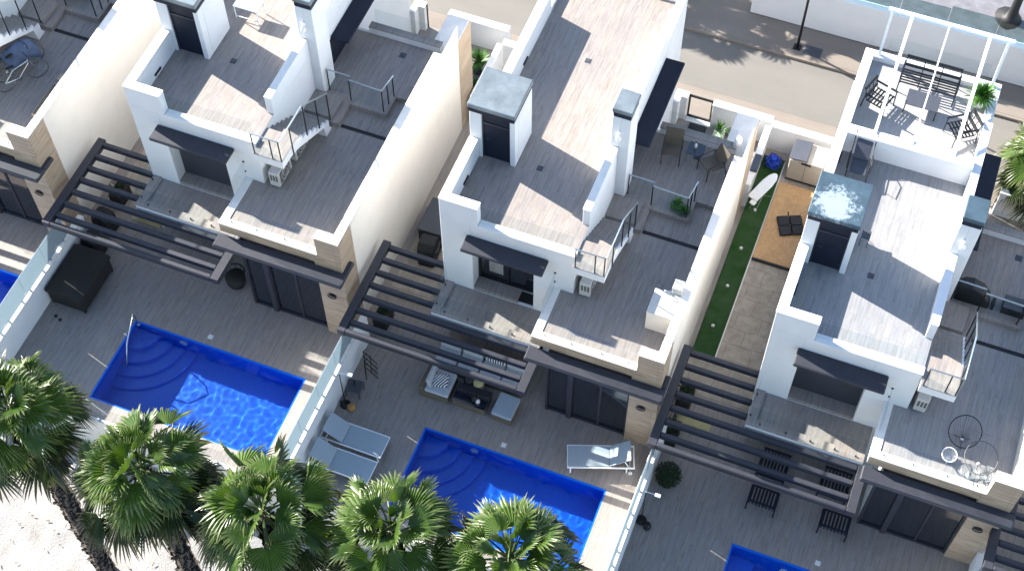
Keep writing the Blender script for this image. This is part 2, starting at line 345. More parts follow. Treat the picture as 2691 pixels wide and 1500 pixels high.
# ---------------------------------------------------------------- houses
HL={-1:'white townhouse at the left edge with bicycles on its terrace',
 0:'white townhouse with steel stair rails and closed balcony shutter, between the two left pools',
 1:'white townhouse in the middle with open curtained balcony door',
 2:'white townhouse with white roof pergola and round wire chairs on its terrace',
 3:'white townhouse at the lower right corner, mostly out of view'}
def house(h):
    H=thing('townhouse',HL[h],'house',SH[h],0,'row of white townhouses')
    P=lambda name,mb,m,bevel=0,label=None,parent=None,smooth=False: mb.build(name,m,parent or H,bevel,smooth,label)
    # walls
    b=MB(); rx=4.07
    b.box(0,.942,0,.5,FB,5.98); b.box(2.848,rx,0,.5,FB,5.98); b.box(.942,2.848,0,.5,5.40,5.98); b.box(0,rx,0,.5,-.02,FB)
    b.box(0,rx,.5,10.4,-.02,5.98); b.box(rx,4.37,3.57,4.32,-.02,7.98); b.box(3.82,rx,3.57,4.32,5.98,7.98)
    P('wall',b,'white',.012)
    b=MB(); b.box(.26,3.86,.24,10.15,5.98,R); b.box(3.86,rx-.01,.24,1.16,5.98,R); P('roof_floor',b,'tile' if h!=2 else 'tile_c')
    if h==2:
        b=MB(); b.box(.262,3.858,6.82,10.14,R-.002,R+.006); P('roof_terrace_floor',b,'tile_light')
    # parapets
    b=MB()
    b.box(0,.26,.26,2.35,5.98,RP-.03); b.box(0,1.156,0,.26,5.98,RP-.03); b.box(0,.26,3.72,8.4,5.98,RP-.03)
    b.box(3.86,rx,1.17,3.57,5.98,6.67); b.box(3.86,rx,4.32,8.4,5.98,6.67); b.box(0,.26,8.4,10.4,5.98,6.18); b.box(3.81,rx,8.4,10.15,5.98,6.18); b.box(.26,rx,10.15,10.4,5.98,6.18)
    b.box(1.156,rx,0,.24,5.98,6.02)
    if h==2: b.box(.26,3.86,6.5,6.82,5.98,RP-.03)
    P('parapet',b,'white',.01)
    cm='cope' if h!=2 else 'white'
    b=MB(); e=.012
    b.box(-e,.26+e,.26+e,2.348,RP-.03,RP); b.box(-e,1.156+e,-e,.26+e,RP-.03,RP); b.box(-e,.26+e,3.722,8.4,RP-.03,RP)
    b.box(3.86-e,rx+e,1.17-e,3.568,6.67,6.70); b.box(3.86-e,rx+e,4.322,8.4,6.67,6.70); b.box(-e,.26+e,8.402,10.4,6.18,6.205); b.box(3.81,rx+e,8.402,10.4,6.18,6.205); b.box(.26+e,3.81,10.14,10.4,6.18,6.205)
    b.box(1.156+e,rx+e,-.02,.25,6.02,6.05)
    if h==2: b.box(.26+e,3.86-e,6.49,6.83,RP-.03,RP+.002)
    P('coping',b,cm,.008)
    b=MB()
    for y in (1.3,6.1): b.box(.262,.30,y-.17,y+.17,R+.12,R+.19)
    P('overflow_slot',b,'black')
    b=MB()
    for x,y in ((2.07,2.56),(2.0,6.9)): b.box(x-.09,x+.09,y-.09,y+.09,R,R+.008); b.box(x-.05,x+.05,y-.05,y+.05,R+.008,R+.014)
    P('roof_drain',b,'slate')
    # stair house
    b=MB(); z=R-.017
    b.box(0,.36,2.35,2.62,z,8.0); b.box(1.22,1.38,2.35,2.62,z,8.0); b.box(.36,1.22,2.35,2.62,7.93,8.0); b.box(0,1.38,2.62,3.7,z,8.0); S=P('stair_head',b,'white',.012)
    b=MB(); b.box(.36,1.22,2.43,2.60,R,7.93); d=P('door',b,'dark2',0,None,S)
    b=MB(); b.box(.36,.40,2.40,2.43,R,7.93); b.box(1.18,1.22,2.40,2.43,R,7.93); b.box(.40,1.18,2.40,2.43,7.5,7.56); b.tube([(.50,2.40,R+.9),(.50,2.36,R+.9),(.60,2.36,R+.9)],.012,6); P('door_frame',b,'dark',0,None,S)
    b=MB(); b.box(.01,1.37,2.30,3.71,8.0,8.17); P('dark_band',b,'dark2',0,None,S)
    b=MB(); b.box(-.02,1.40,2.27,3.73,8.17,8.34); P('cap_roof',b,'zinc_p' if h==2 else 'zinc',.02,None,S)
    # chimney
    b=MB(); b.box(3.835,4.355,3.585,4.305,7.98,8.18); C=P('chimney_vent',b,'dark2')
    b=MB(); b.box(3.80,4.39,3.54,4.34,8.18,8.34); P('cap',b,'zinc_p' if h==2 else 'zinc',.02,None,C)
    b=MB(); b.tube([(4.08,3.56,7.42),(4.08,3.48,7.42),(4.08,3.46,7.34)],.025,8); b.lathe(4.08,3.44,[(.02,7.36),(.07,7.30),(.085,7.22),(.06,7.15),(.01,7.13)],14); P('wall_lamp',b,'wmetal',0,None,None,True)
    # roof glass
    b=MB(); b.box(1.20,3.98,.115,.127,6.052,6.82); P('glass_panel',b,'glass')
    # awning over bedroom door
    b=MB(); b.box(.814,3.30,-.563,-.001,5.36,5.49); P('awning',b,'dark',.03)
    # bedroom door
    if h==1:
        b=MB(); b.box(.95,2.84,.49,.52,FB+.16,5.40); g=P('balcony_door',b,'dglass')
        b=MB()
        for i in range(10): b.tube([(1.30+.045*i,.475-.012*(i%2),5.38),(1.30+.045*i,.475-.012*(i%2),3.2)],.024,8)
        P('curtain',b,'curt',0,None,g,True)
        b=MB(); b.box(.945,1.0,.43,.489,FB+.16,5.4); b.box(1.87,1.92,.43,.489,FB+.16,5.4); b.box(2.79,2.845,.43,.489,FB+.16,5.4); b.box(1.0,1.87,.43,.489,FB+.16,FB+.24); b.box(1.92,2.79,.43,.489,FB+.16,FB+.24); P('door_frame',b,'blackm',0,None,g)
        b=MB(); b.box(.945,2.34,.02,.43,FB,FB+.15); P('door_step',b,'tile')
        b=MB(); b.box(2.34,2.845,.1,.43,FB,FB+.06); P('drain_mat',b,'black')
    else:
        b=MB(); b.box(.945,2.845,.40,.46,FB+.15,5.40); P('roller_shutter',b,'shutter')
        b=MB(); b.box(.945,2.845,.0+.02,.46,FB,FB+.145); P('door_step',b,'tile')
    # balcony
    b=MB(); b.box(.06,3.44,-1.2,-.001,2.28,FB-.01); b.box(.06,.31,-1.2,-.001,FB-.01,2.67); b.box(.31,3.44,-1.2,-.95,FB-.01,2.67); b.box(.06,3.44,-1.215,-1.2,2.50,2.66); P('balcony_slab',b,'white',.01)
    b=MB(); b.box(.05,.32,-1.22,-.002,2.67,2.70); b.box(.32,3.44,-1.22,-.94,2.67,2.70); P('coping',b,'tile' if h!=9 else cm,.006)
    b=MB(); b.box(.311,3.44,-.949,-.002,FB-.01,FB); P('balcony_floor',b,'tile')
    b=MB(); b.box(.11,.122,-1.08,-.05,2.705,3.55); P('glass_panel',b,'glass')
    b=MB(); b.box(.13,1.70,-1.105,-1.093,2.705,3.55); b.box(1.74,3.38,-1.105,-1.093,2.705,3.55); P('glass_panel',b,'glass')
    b=MB(); b.box(3.50,3.512,-1.05,-.02,F1+.05,5.0); P('glass_panel',b,'glass')
    b=MB()
    for x in (.45,1.2,1.9,2.6,3.2): b.cyl(x,-1.10,2.70,2.76,.022,8)
    for y in (-.2,-.9): b.cyl(.115,y,2.70,2.76,.022,8)
    for x in (.3,.9,1.6): pass
    b.tube([(1.5,-1.2,2.42),(1.5,-1.3,2.40),(1.5,-1.31,2.36)],.02,6)
    b.tube([(3.50,-.03,4.5),(3.50,.0,4.5)],.025,8); b.tube([(3.50,-.03,4.95),(3.50,.0,4.95)],.03,8)
    for x in (3.8,4.6,5.5,6.3): b.cyl(x,-1.62,4.2,4.25,.02,8)
    P('glass_clamp',b,'blackm')
    # terrace block
    b=MB(); b.box(3.45,XP,-1.75,.001,3.78,4.15); b.box(rx,XP,.001,6.6,3.78,4.15); b.box(6.6,XP,6.6,8.0,3.4,4.27)
    b.box(3.9,6.47,-1.50,0,-.02,3.78); b.box(rx,XP,0,6.6,-.02,3.78); b.box(6.47,XP,-1.5,0,-.02,3.78); b.box(6.6,XP,6.6,8.0,-.02,3.4)
    P('living_wing',b,'white',.01)
    b=MB(); b.box(7.08,XP,-1.47,5.75,4.15,5.02); b.box(6.58,XP,-1.75,-1.47,4.15,5.02); P('party_wall',b,'cream',.01)
    b=MB(); b.box(7.07,XP+.008,-1.462,5.76,5.02,5.05); b.box(6.57,XP+.008,-1.775,-1.46,5.02,5.05); b.box(6.6,XP+.005,5.762,8.01,4.27,4.30); P('coping',b,'cope',.008)
    b=MB(); b.box(XP,XP+.012,-.95,7.0,-.02,5.018); b.box(XP,XP+.012,7.0,7.0,0,0.01) ; P('side_wall_face',b,'cream')
    b=MB(); b.box(6.47,XP+.02,-1.79,-1.50,-.02,4.14); b.box(XP,XP+.02,-1.50,-.95,-.02,5.02); b.box(6.579,XP+.02,-1.775,-1.751,4.14,5.02); b.box(XP,XP+.02,-1.751,-1.50,4.14,5.02); b.box(3.45,6.47,-1.77,-1.75,3.80,4.16); P('stone_cladding',b,'trav',.006); b=MB(); b.box(XP,XP+.02,7.0,8.02,-.02,4.26); b.box(7.0,XP,8.0,8.02,-.02,4.26); P('stone_cladding',b,'trav',.006)
    b=MB(); b.box(3.44,3.69,-1.77,-.002,4.16,4.20); b.box(3.69,6.57,-1.77,-1.53,4.16,4.20); P('coping',b,'cope',.006)
    b=MB(); b.box(3.69,7.07,-1.529,-.002,4.15,F1); b.box(rx+.002,7.07,0.0,2.7,4.15,F1); b.box(5.25,7.07,2.84,6.35,4.15,F1); b.box(rx+.002,5.25,2.7,6.35,4.15,F1); P('terrace_floor',b,'tile' if h!=2 else 'tile_c2')
    b=MB(); b.box(5.25,7.07,2.7,2.84,4.13,4.151); P('drain_slot',b,'black')
    b=MB(); b.box(rx+.002,6.43,3.5,6.35,F1,4.34); b.box(6.43,7.07,4.25,6.35,F1,4.34); b.box(rx+.002,5.22,2.68,3.5,F1,4.33); b.box(rx+.002,4.96,2.72,3.6,4.33,4.49); P('raised_terrace',b,'tile',.008)
    b=MB(); b.box(4.6,7.0,6.35,6.6,4.15,4.57); P('rear_parapet',b,'white'); b=MB(); b.box(4.59,7.01,6.34,6.61,4.57,4.60); P('coping',b,'tile',.006)
    b=MB(); b.box(5.85,6.05,5.75,5.95,4.34,4.348); b.box(5.9,6.0,5.8,5.9,4.348,4.356); P('terrace_drain',b,'slate')
    b=MB(); b.box(4.8,6.95,6.47,6.482,4.60,5.35); P('glass_panel',b,'glass')
    b=MB(); b.box(3.78,6.52,-1.655,-1.643,4.20,5.02); P('glass_panel',b,'glass')
    # long canopy
    b=MB(); b.box(3.40,7.50,-2.27,-1.795,3.58,3.71); b.box(7.34,7.50,-1.795,-1.32,3.58,3.71); P('canopy',b,'dark',.03)
    b=MB(); b.tube([(3.6,-2.34,3.45),(7.46,-2.34,3.45)],.012,6) if 0 else None
    b.box(3.44,7.46,-2.24,-2.16,3.711,3.73); P('canopy_gutter',b,'dark',.008)
    # living room window
    b=MB(); b.box(3.92,6.45,-1.62,-1.505,.02,3.1); g=P('patio_window',b,'dglass')
    b=MB(); b.box(3.9,3.96,-1.70,-1.505,0,3.5); b.box(4.58,4.74,-1.74,-1.505,0,3.5); b.box(5.55,5.61,-1.66,-1.505,.06,3.1); b.box(6.41,6.469,-1.70,-1.505,0,3.5); b.box(3.96,4.58,-1.68,-1.505,0,.07); b.box(4.74,6.41,-1.68,-1.505,0,.07); b.box(3.96,4.58,-1.68,-1.505,3.1,3.4); b.box(4.74,6.41,-1.68,-1.505,3.1,3.4)
    P('window_frame',b,'dark',.005,None,g)
    b=MB(); b.tube([(3.95,-1.76,3.12),(6.45,-1.76,3.12)],.014,6); P('curtain_rail',b,'steel',0,None,g)
    # ground floor windows under pergola
    b=MB(); b.box(.35,3.2,-.03,-.001,.05,2.15); P('ground_window',b,'dglass')
    # side door and canopy
    b=MB(); b.box(4.072,4.11,4.75,5.85,4.34,5.36); P('side_door',b,'dark2')
    b=MB(); b.box(4.072,4.10,5.87,5.95,4.34,5.36); P('door_frame',b,'steel')
    b=MB(); b.box(4.072,4.68,4.85,8.35,5.38,5.47); P('side_canopy',b,'dark2',.02)
    b=MB(); b.box(4.072,4.09,5.87,8.3,4.6,5.3) if 0 else b.box(4.072,4.085,6.7,6.8,5.0,5.12); P('wall_socket',b,'slate')
    # ring wall lamp on the stone pillar
    b=MB(); pts=[(6.86+.13*math.cos(a),-1.84,2.25+.09*math.sin(a)) for a in [2*math.pi*k/18 for k in range(18)]]
    b.tube(pts,.018,6,True); b.tube([(6.86+.10*math.cos(a),-1.80,2.27+.07*math.sin(a)) for a in [2*math.pi*k/14 for k in range(14)]],.02,6,True); P('ring_wall_lamp',b,'blackm')
    # stairs
    nst=8; rise=(5.95-4.49)/nst; run=(2.72-.70)/nst
    prof=[(-.28,5.95-.30),(-.28,5.93)]
    prof+= [(.70,5.93)]
    y=.70; zz=5.93
    for i in range(nst-1):
        zz-=rise; prof+=[(y,zz),(y+run,zz)]; y+=run
    prof+=[(y,4.49-.1),(2.60,F1),(2.22,F1),(2.15,4.66),(.62,5.50),(.2,5.62)]
    b=MB(); b.prism(prof,'x',rx+.005,5.03); ST=P('staircase',b,'white',0)
    b=MB(); b.box(rx+.01,5.02,-.27,.70,5.93,5.95); y=.70; zz=5.93
    for i in range(nst-1):
        zz-=rise; b.box(rx+.01,4.97,y+.001,y+run+.02,zz,zz+.018); b.box(rx+.01,4.97,y-.012,y+.001,zz+.02,zz+rise-.004); y+=run
    P('stair_tread',b,'tile',0,None,ST)
    # rails
    b=MB(); pz=6.80
    for (x,y,z0,z1) in [(4.15,-.24,5.7,pz),(4.72,-.24,5.7,pz),(4.99,-.24,5.7,pz),(5.045,.35,5.6,pz),(5.045,1.20,5.45,pz-.05),(5.045,1.90,4.95,6.25),(5.045,2.55,4.6,5.75)]: b=MB(); b.tube([(x,y,z0),(x,y,z1)],.02,8); P('rail_post',b,'blackm',0,None,ST)
    b=MB(); b.tube([(4.12,-.24,pz),(5.03,-.24,pz),(5.045,1.15,pz),(5.045,2.60,5.75)],.024,8)
    P('handrail',b,'steel',0,None,ST)
    b=MB(); b.box(4.16,4.98,-.238,-.23,5.98,pz-.03); b.box(5.04,5.048,-.2,1.15,6.0,pz-.03); b.prism([(1.2,5.65),(1.2,pz-.06),(2.55,5.72),(2.55,4.75)],'x',5.04,5.048); P('glass_panel',b,'glass',0,None,ST)
    b=MB()
    T=5.28
    for (x,y) in [(4.42,3.80),(5.20,3.66),(6.30,3.60),(6.36,4.25),(6.33,3.92)]: b=MB(); b.tube([(x,y,4.34),(x,y,T)],.02,8); P('rail_post',b,'blackm')
    b=MB(); b.tube([(4.40,3.80,T),(5.20,3.78,T)],.024,8); P('handrail',b,'steel'); b=MB(); b.tube([(5.20,3.64,T),(6.30,3.60,T),(6.38,4.27,T)],.024,8); P('handrail',b,'steel')
    b=MB(); b.box(4.45,5.18,3.785,3.793,4.38,T-.03); b.box(5.24,6.27,3.618,3.626,4.38,T-.03); P('glass_panel',b,'glass')
    if h==2:
        # white roof pergola
        b=MB()
        for x in (.42,3.80): b=MB(); b.box(x-.04,x+.04,10.20,10.30,6.205,8.10); P('pergola_post',b,'wmetal')
        b=MB(); b.box(.30,3.95,10.20,10.30,8.10,8.18); P('pergola_beam',b,'wmetal')
        for x,wd in ((1.0,.045),(2.08,.02),(3.25,.045)):
            b=MB(); b.prism([(6.66,RP+.003),(6.76,RP+.003),(10.20,8.09),(10.20,8.17)],'x',x-wd,x+wd); P('pergola_rafter',b,'wmetal')
        b=MB(); b.box(.6,3.6,10.33,10.342,6.207,6.95); P('glass_panel',b,'glass')
        b=MB(); b.box(.12,.132,8.6,10.1,6.207,6.95); P('glass_panel',b,'glass')
    return H
for h in (-1,0,1,2,3): house(h)

# ---------------------------------------------------------------- plots: decks, pools, walls
def xr(h): return 7.33 if h==3 else (SH[h+1].x-2.27*SS[h+1]-SH[h].x)/SS[h]
PX0,PX1,PY0,PY1=.77,6.50,-6.42,-3.62
for h in (-1,0,1,2,3):
    b=MB(); X=xr(h)-.002; zb=-2.6
    b.box(-2.27,PX0-.05,-7.0,10.88,zb,0); b.box(PX1+.05,X,-7.0,10.88,zb,0); b.box(PX0-.05,PX1+.05,PY1+.05,10.88,zb,0); b.box(PX0-.05,PX1+.05,-7.0,PY0-.05,zb,0)
    o=b.build('patio_floor','tile'); place(o,h); struct(o)
    b=MB(); b.box(-2.27,X,-7.12,-7.0,zb,.03); o=b.build('retaining_wall','cream',None,.01); place(o,h); tag(o,{-1:'cream retaining wall at the foot of the pool terrace at the left edge',0:'cream retaining wall above the grey rocks',1:'cream retaining wall behind the middle palms',2:'cream retaining wall below the lower right pool',3:'cream retaining wall at the lower right corner'}[h],'wall','retaining walls of the pool terraces')
    # pool
    S=thing('swimming_pool',{-1:'blue tiled pool cut off by the left edge of the photo',0:'blue tiled pool full of bright ripples behind the left palms',1:'blue tiled pool in the middle with a pale sunbed at its right end',2:'blue tiled pool at the bottom edge right of the palms',3:'blue tiled pool beyond the lower right corner'}[h],'swimming pool',SH[h],0,'pools in front of the houses')
    b=MB(); z0=-1.25
    b.box(PX0-.05,PX1+.05,PY0-.05,PY1+.05,z0-.1,z0); t=.05
    b.box(PX0-t,PX0,PY0-t,PY1+t,z0,-.012); b.box(PX1,PX1+t,PY0-t,PY1+t,z0,-.012); b.box(PX0,PX1,PY1,PY1+t,z0,-.012); b.box(PX0,PX1,PY0-t,PY0,z0,-.012)
    b.build('pool_basin','mosaic',S).cycles.is_caustics_receiver=True
    b=MB()
    for r,z in ((.75,-.50),(1.15,-.74),(1.55,-.96),(1.95,-1.12)):
        poly=[(PX0+.001,PY1-.001)]+[(PX0+r*math.sin(a),PY1-r*math.cos(a)) for a in [math.pi/2*k/16 for k in range(17)]][::1]
        b.prism(poly,'z',z0+.001,z)
    b.build('pool_step','mosaic',S,.02).cycles.is_caustics_receiver=True
    b=MB(); b.tube([(2.35,PY1-.001,-.45),(2.35,PY1-.03,-.45)],.13,18); b.build('pool_lamp','wpot',S)
    # water grid
    nx,ny=150,76; V=[];F=[]
    for j in range(ny+1):
        for i in range(nx+1):
            x=PX0+(PX1-PX0)*i/nx; y=PY0+(PY1-PY0)*j/ny
            a={0:.0062,1:.0062,-1:.0062,2:.0062,3:.0062}[h]
            z=-.09+a*(noise.noise(Vector((x*2.6,y*2.6,h*3.1)))+.6*noise.noise(Vector((x*5.3,y*5.3,7+h))))
            V.append((x,y,z))
    for j in range(ny):
        for i in range(nx): k=j*(nx+1)+i; F.append((k,k+1,k+nx+2,k+nx+1))
    b=MB(); b.add(V,F); o=b.build('water','water',S,0,True); o.cycles.is_caustics_caster=True
    b=MB(); b.box(PX0-.35,PX0-.0,PY0,PY1+.0,0.0,.006) if 0 else b.box(3.1,3.25,PY1+.25,PY1+.40,0.0,.01); b.build('skimmer_lid','wpot',S)
# corridor floors (left side of each house, from the pergola to the rear wall)
for h in (-1,0,1,2,3):
    b=MB(); b.box(-2.268,-.002,.72,10.62,0.0,.004); o=b.build('passage_paving','stamp'); place(o,h); struct(o)
b=MB(); b.box(-2.266,-1.54,1.9,10.3,.004,.03); o=b.build('turf_strip','turf'); place(o,2); tag(o,'dark green artificial turf strip along the passage','artificial turf',None,'structure')
b=MB(); b.box(-1.535,-1.50,2.05,10.2,.004,.045); b.box(-1.9,-1.535,1.86,1.9,.004,.045); o=b.build('turf_edging','wpot'); place(o,2); tag(o,'thin pale edging strip beside the green turf','edging')
b=MB(); b.box(-1.49,-.05,6.11,9.35,.02,.10); o=b.build('floor_board','osb',None,.006); place(o,2); tag(o,'orange brown board laid over the passage next to the turf','board')
b=MB(); b.box(-1.49,-.05,6.04,6.108,.006,.09); b.build('board_edge','black',o); 
for i,y in enumerate((7.95,6.32,4.77,3.18)):
    b=MB(); b.lathe(0,0,[(.05,0),(.055,.05),(.045,.07),(.01,.08)],14); q=b.build('garden_light','wpot',None,0,True); q.location=W(2,-1.92,y,.03); tag(q,['round white ground light in the turf nearest the ironing board','second round white ground light in the turf counted from the ironing board','third round white ground light in the turf counted from the ironing board','round white ground light in the turf nearest the dark pergola'][i],'ground light','lights in the turf strip')

# garden walls between plots, with frosted glass screens
for h in (-1,0,1,2,3):
    ztop={-1:1.15,0:1.15,1:1.36,2:1.28,3:.9}[h]
    G=thing('garden_wall',{-1:'white boundary wall beyond the left edge',0:'white boundary wall with frosted glass between the left edge pool and the rippled pool',1:'white boundary wall with frosted glass beside the two grey sunbeds',2:'white boundary wall with frosted glass beside the single pale sunbed',3:'white boundary wall at the lower right corner'}[h],'wall',SH[h],0,'boundary walls between the pools')
    b=MB(); b.box(-2.27,-2.08,-7.0,-1.35,.001,ztop); b.build('wall_body','white',G,.01)
    b=MB(); b.box(-2.28,-2.07,-7.01,-1.34,ztop,ztop+.03); b.build('coping','cope',G,.006)
    y=-6.95
    while y<-2.2:
        b=MB(); b.box(-2.185,-2.165,y,min(y+1.18,-1.85),ztop+.085,ztop+1.0); b.build('glass_screen','frost',G)
        b=MB(); 
        for yy in (y+.2,y+.95): b.box(-2.2,-2.15,yy-.03,yy+.03,ztop+.03,ztop+.13)
        b.build('clamp','steel',G); y+=1.2
# front glass
for h in (-1,0,1,2,3):
    G=thing('glass_fence',{-1:'clear glass fence on the terrace edge at the far left',0:'clear glass fence on the terrace edge above the rocks',1:'clear glass fence on the terrace edge behind the middle palms',2:'clear glass fence on the terrace edge at the bottom right',3:'clear glass fence on the terrace edge beyond the corner'}[h],'glass fence',SH[h],0,'glass fences on the terrace edge')
    for i in range(6):
        x0=-2.0+i*1.55
        b=MB(); b.box(x0,x0+1.5,-7.06,-7.048,.06,1.0); b.build('glass_panel','glass',G)
        b=MB(); b.box(x0+.3,x0+.36,-7.09,-7.03,.03,.14); b.box(x0+1.15,x0+1.21,-7.09,-7.03,.03,.14); b.build('clamp','steel',G)
# rear walls
for h in (-1,0,1,2,3):
    G=thing('rear_wall',{-1:'white street wall behind the house at the left edge',0:'white street wall with open gateways behind the second house',1:'white street wall with a black framed gate behind the terrace chairs',2:'white street wall behind the palm and the roof pergola house',3:'white street wall beyond the right edge'}[h],'wall',SH[h],0,'white walls along the street')
    b=MB(); 
    b.box(-2.30,.02,10.62,10.86,.001,1.17); b.box(4.05,4.47,10.62,10.86,.001,1.17); b.box(4.05,4.25,10.3,10.62,.001,1.17); b.box(5.38,xr(h)-.03,10.62,10.86,.001,1.17); b.build('wall_body','white',G,.01)
    b=MB(); b.box(-2.30,.02,10.60,10.88,1.17,1.20); b.box(4.05,4.49,10.60,10.88,1.17,1.20); b.box(4.05,4.27,10.28,10.60,1.17,1.20); b.box(5.36,xr(h)-.03,10.60,10.88,1.17,1.20); b.build('coping','white' if h!=9 else 'cope',G,.006)
    if h==1:
        b=MB(); 
        for a in ((4.49,4.55,-.02,1.12),(5.29,5.35,-.02,1.12)): b.box(a[0],a[1],10.82,10.87,a[2]+.03,a[3])
        b.box(4.55,5.29,10.82,10.87,1.04,1.12); b.box(4.55,5.29,10.82,10.87,.01,.09); b.build('gate_frame','black',G)
        b=MB(); b.box(4.49,5.37,10.6,10.8,.002,.03); b.build('gate_sill','wpot',G)
    else:
        b=MB(); b.box(4.47,4.50,10.8,10.85,.01,1.15); b.box(5.35,5.38,10.8,10.85,.01,1.15); b.build('gate_post','black',G)
    # divider at the rear of the passage
    D=thing('passage_wall',{-1:'low white divider beyond the left edge',0:'low white divider left of the second house rear',1:'low white divider behind the square zinc roof cap',2:'low white divider with a grey meter box beside the turf',3:'low white divider beyond the right edge'}[h],'wall',SH[h],0,'low dividers behind the houses')
    b=MB(); b.box(-2.45,-2.27,8.0,10.6,-.9,1.17); b.build('wall_body','white',D,.01)
    b=MB(); b.box(-2.47,-2.25,8.0,10.6,1.17,1.20); b.build('coping','cope',D,.006)
    if h==2:
        b=MB(); b.box(-2.43,-2.20,8.55,9.25,1.20,1.30); b.build('meter_box','slate',D,.01)
# rear yards B
# pergolas
PL={-1:'dark slatted pergola beyond the left edge',0:'dark slatted pergola beside the black wicker chest',1:'dark slatted pergola over the garden sofas in the middle',2:'dark slatted pergola beside the turf passage',3:'dark slatted pergola cut off at the lower right corner'}
def pergola(h):
    G=thing('pergola',PL[h],'pergola',SH[h],0,'dark pergolas between the houses')
    z1=2.60;z0=2.36
    b=MB(); b.box(-2.33,-2.08,-2.73,.72,z0,z1); b.build('side_beam','dark',G,.008)
    b=MB(); b.box(3.36,3.62,-2.73,-1.26,z0,z1); b.build('side_beam','dark',G,.008)
    b=MB(); b.box(-2.08,3.36,-2.73,-2.58,z0,z1); b.build('front_beam','dark',G,.03)
    for i,y in enumerate((.56,.08,-.40,-.88,-1.36,-1.84,-2.30)):
        b=MB(); x1=-.01 if y>0 else (.045 if y>-1.2 else 3.355)
        b.box(-2.08,x1,y-.08,y+.08,2.38,2.585)
        b.build('slat',M['dark'],G,.04,False,None,3)
    return G
for h in (-1,0,1,2,3): pergola(h)

# ---------------------------------------------------------------- ground, street
def sheet(name,x0,x1,y0,y1,nx,ny,fz,m):
    V=[(x0+(x1-x0)*i/nx,y0+(y1-y0)*j/ny,fz(x0+(x1-x0)*i/nx,y0+(y1-y0)*j/ny)) for j in range(ny+1) for i in range(nx+1)]
    F=[(j*(nx+1)+i,j*(nx+1)+i+1,(j+1)*(nx+1)+i+1,(j+1)*(nx+1)+i) for j in range(ny) for i in range(nx)]
    b=MB(); b.add(V,F); return b.build(name,m,None,0,True)
sheet('ground',-60,90,-60,80,40,40,lambda x,y:-2.9,'sand')['kind']='structure'
sheet('sandy_ground',-14,44,-24,-6.4,232,72,lambda x,y:-1.98+.10*noise.noise(Vector((x*.6,y*.6,0)))+.05*noise.noise(Vector((x*2.2,y*2.2,3))),'sand')['kind']='structure'
b=MB(); b.box(-30,60,10.2,60,-2.8,-.02); o=b.build('pavement','pave'); struct(o)
b=MB(); b.box(-30,60,11.6,13.98,-.02,-.016); o=b.build('road','asph'); struct(o)
b=MB(); b.box(-30,60,13.98,14.10,-.02,.09); b.box(-30,60,14.10,15.48,-.02,.086); o=b.build('kerb_and_footway','pave',None,.01); struct(o)
for x in [14.86+ i*9.7 for i in (0,1)]: pass
# wall opposite
G=thing('street_wall','long white wall across the street topped with bluish glass','wall',(0,0,0))
b=MB(); b.box(14.90,45,15.50,15.78,.08,1.80); b.box(14.90,15.1,15.78,24,.08,1.80); b.build('wall_body','white',G,.01)
for i in range(12):
    x=15.0+i*1.62; b=MB(); b.box(x,x+1.6,15.70,15.72,1.80,2.65-.12*(i%2)); b.build('glass_panel','tglass',G)
b=MB(); b.box(15.1,45,15.78,30,.2,1.4); o=b.build('far_terrace','dtile'); struct(o)
# street lamp
G=thing('street_lamp','slim black street lamp post standing on the far pavement','street lamp',(16.90,14.48,.086))
b=MB(); b.cyl(0,0,0,5.2,.05,12,.035); b.build('pole','blackm',G,0,True)
b=MB(); b.box(-.13,.13,-.13,.13,0,.03); b.build('base_plate','blackm',G)
b=MB(); b.box(-.25,.25,-.10,.10,5.2,5.28); b.build('lamp_head','blackm',G,.01)
b=MB(); b.box(-.3,.3,-.22,.22,0,.012); o=b.build('drain_cover','slate'); o.location=(17.46,14.48,.087); tag(o,'square dark drain cover on the pavement beside the lamp post','drain cover')
exec_palms=True
# ---------------------------------------------------------------- palms
def fan_leaf(b,rnd,tips,base,dirv,size,open_,droop,upv,fold=.5):
    """one fan blade from base along dirv"""
    d=dirv.normalized(); s=d.cross(upv).normalized(); n=s.cross(d).normalized()
    ns=24; span=R_(open_); 
    for k in range(ns):
        a=-span+2*span*(k+.5)/ns; wa=span/ns*1.02
        r=size*(1-.22*abs(a/span)**2)*rnd.uniform(.9,1.06)
        def pt(rad,ang,lift):
            v=d*math.cos(ang)+s*math.sin(ang)
            p=base+v*rad+n*(lift+fold*rad*abs(math.sin(ang))*.55)
            p.z-=droop*(rad/size)**2.4*size*.75
            return p
        r1,r2=.10*size,.62*r
        o=len(b.v); pl=.022*size
        tw=rnd.uniform(-.05,.05); dz=rnd.uniform(0,.14)*size
        P=[pt(r1,a-wa,0),pt(r1,a,pl*.3),pt(r1,a+wa,0),pt(r2,a-wa*.98,-pl),pt(r2,a,pl),pt(r2,a+wa*.98,-pl),
           pt(.84*r,a-wa*.45+tw,-pl*.3),pt(.84*r,a+tw,pl*.4),pt(.84*r,a+wa*.45+tw,-pl*.3),pt(r,a+tw*1.6,0)]
        P[9].z-=dz; 
        for q in (6,7,8): P[q].z-=dz*.35
        b.v+=[tuple(p) for p in P]; tips+= [0,0,0,.05,.05,.05,.4,.4,.4,1.0]
        for f in ((0,1,4,3),(1,2,5,4),(3,4,7,6),(4,5,8,7),(6,7,9),(7,8,9)): b.f.append(tuple(i+o for i in f))
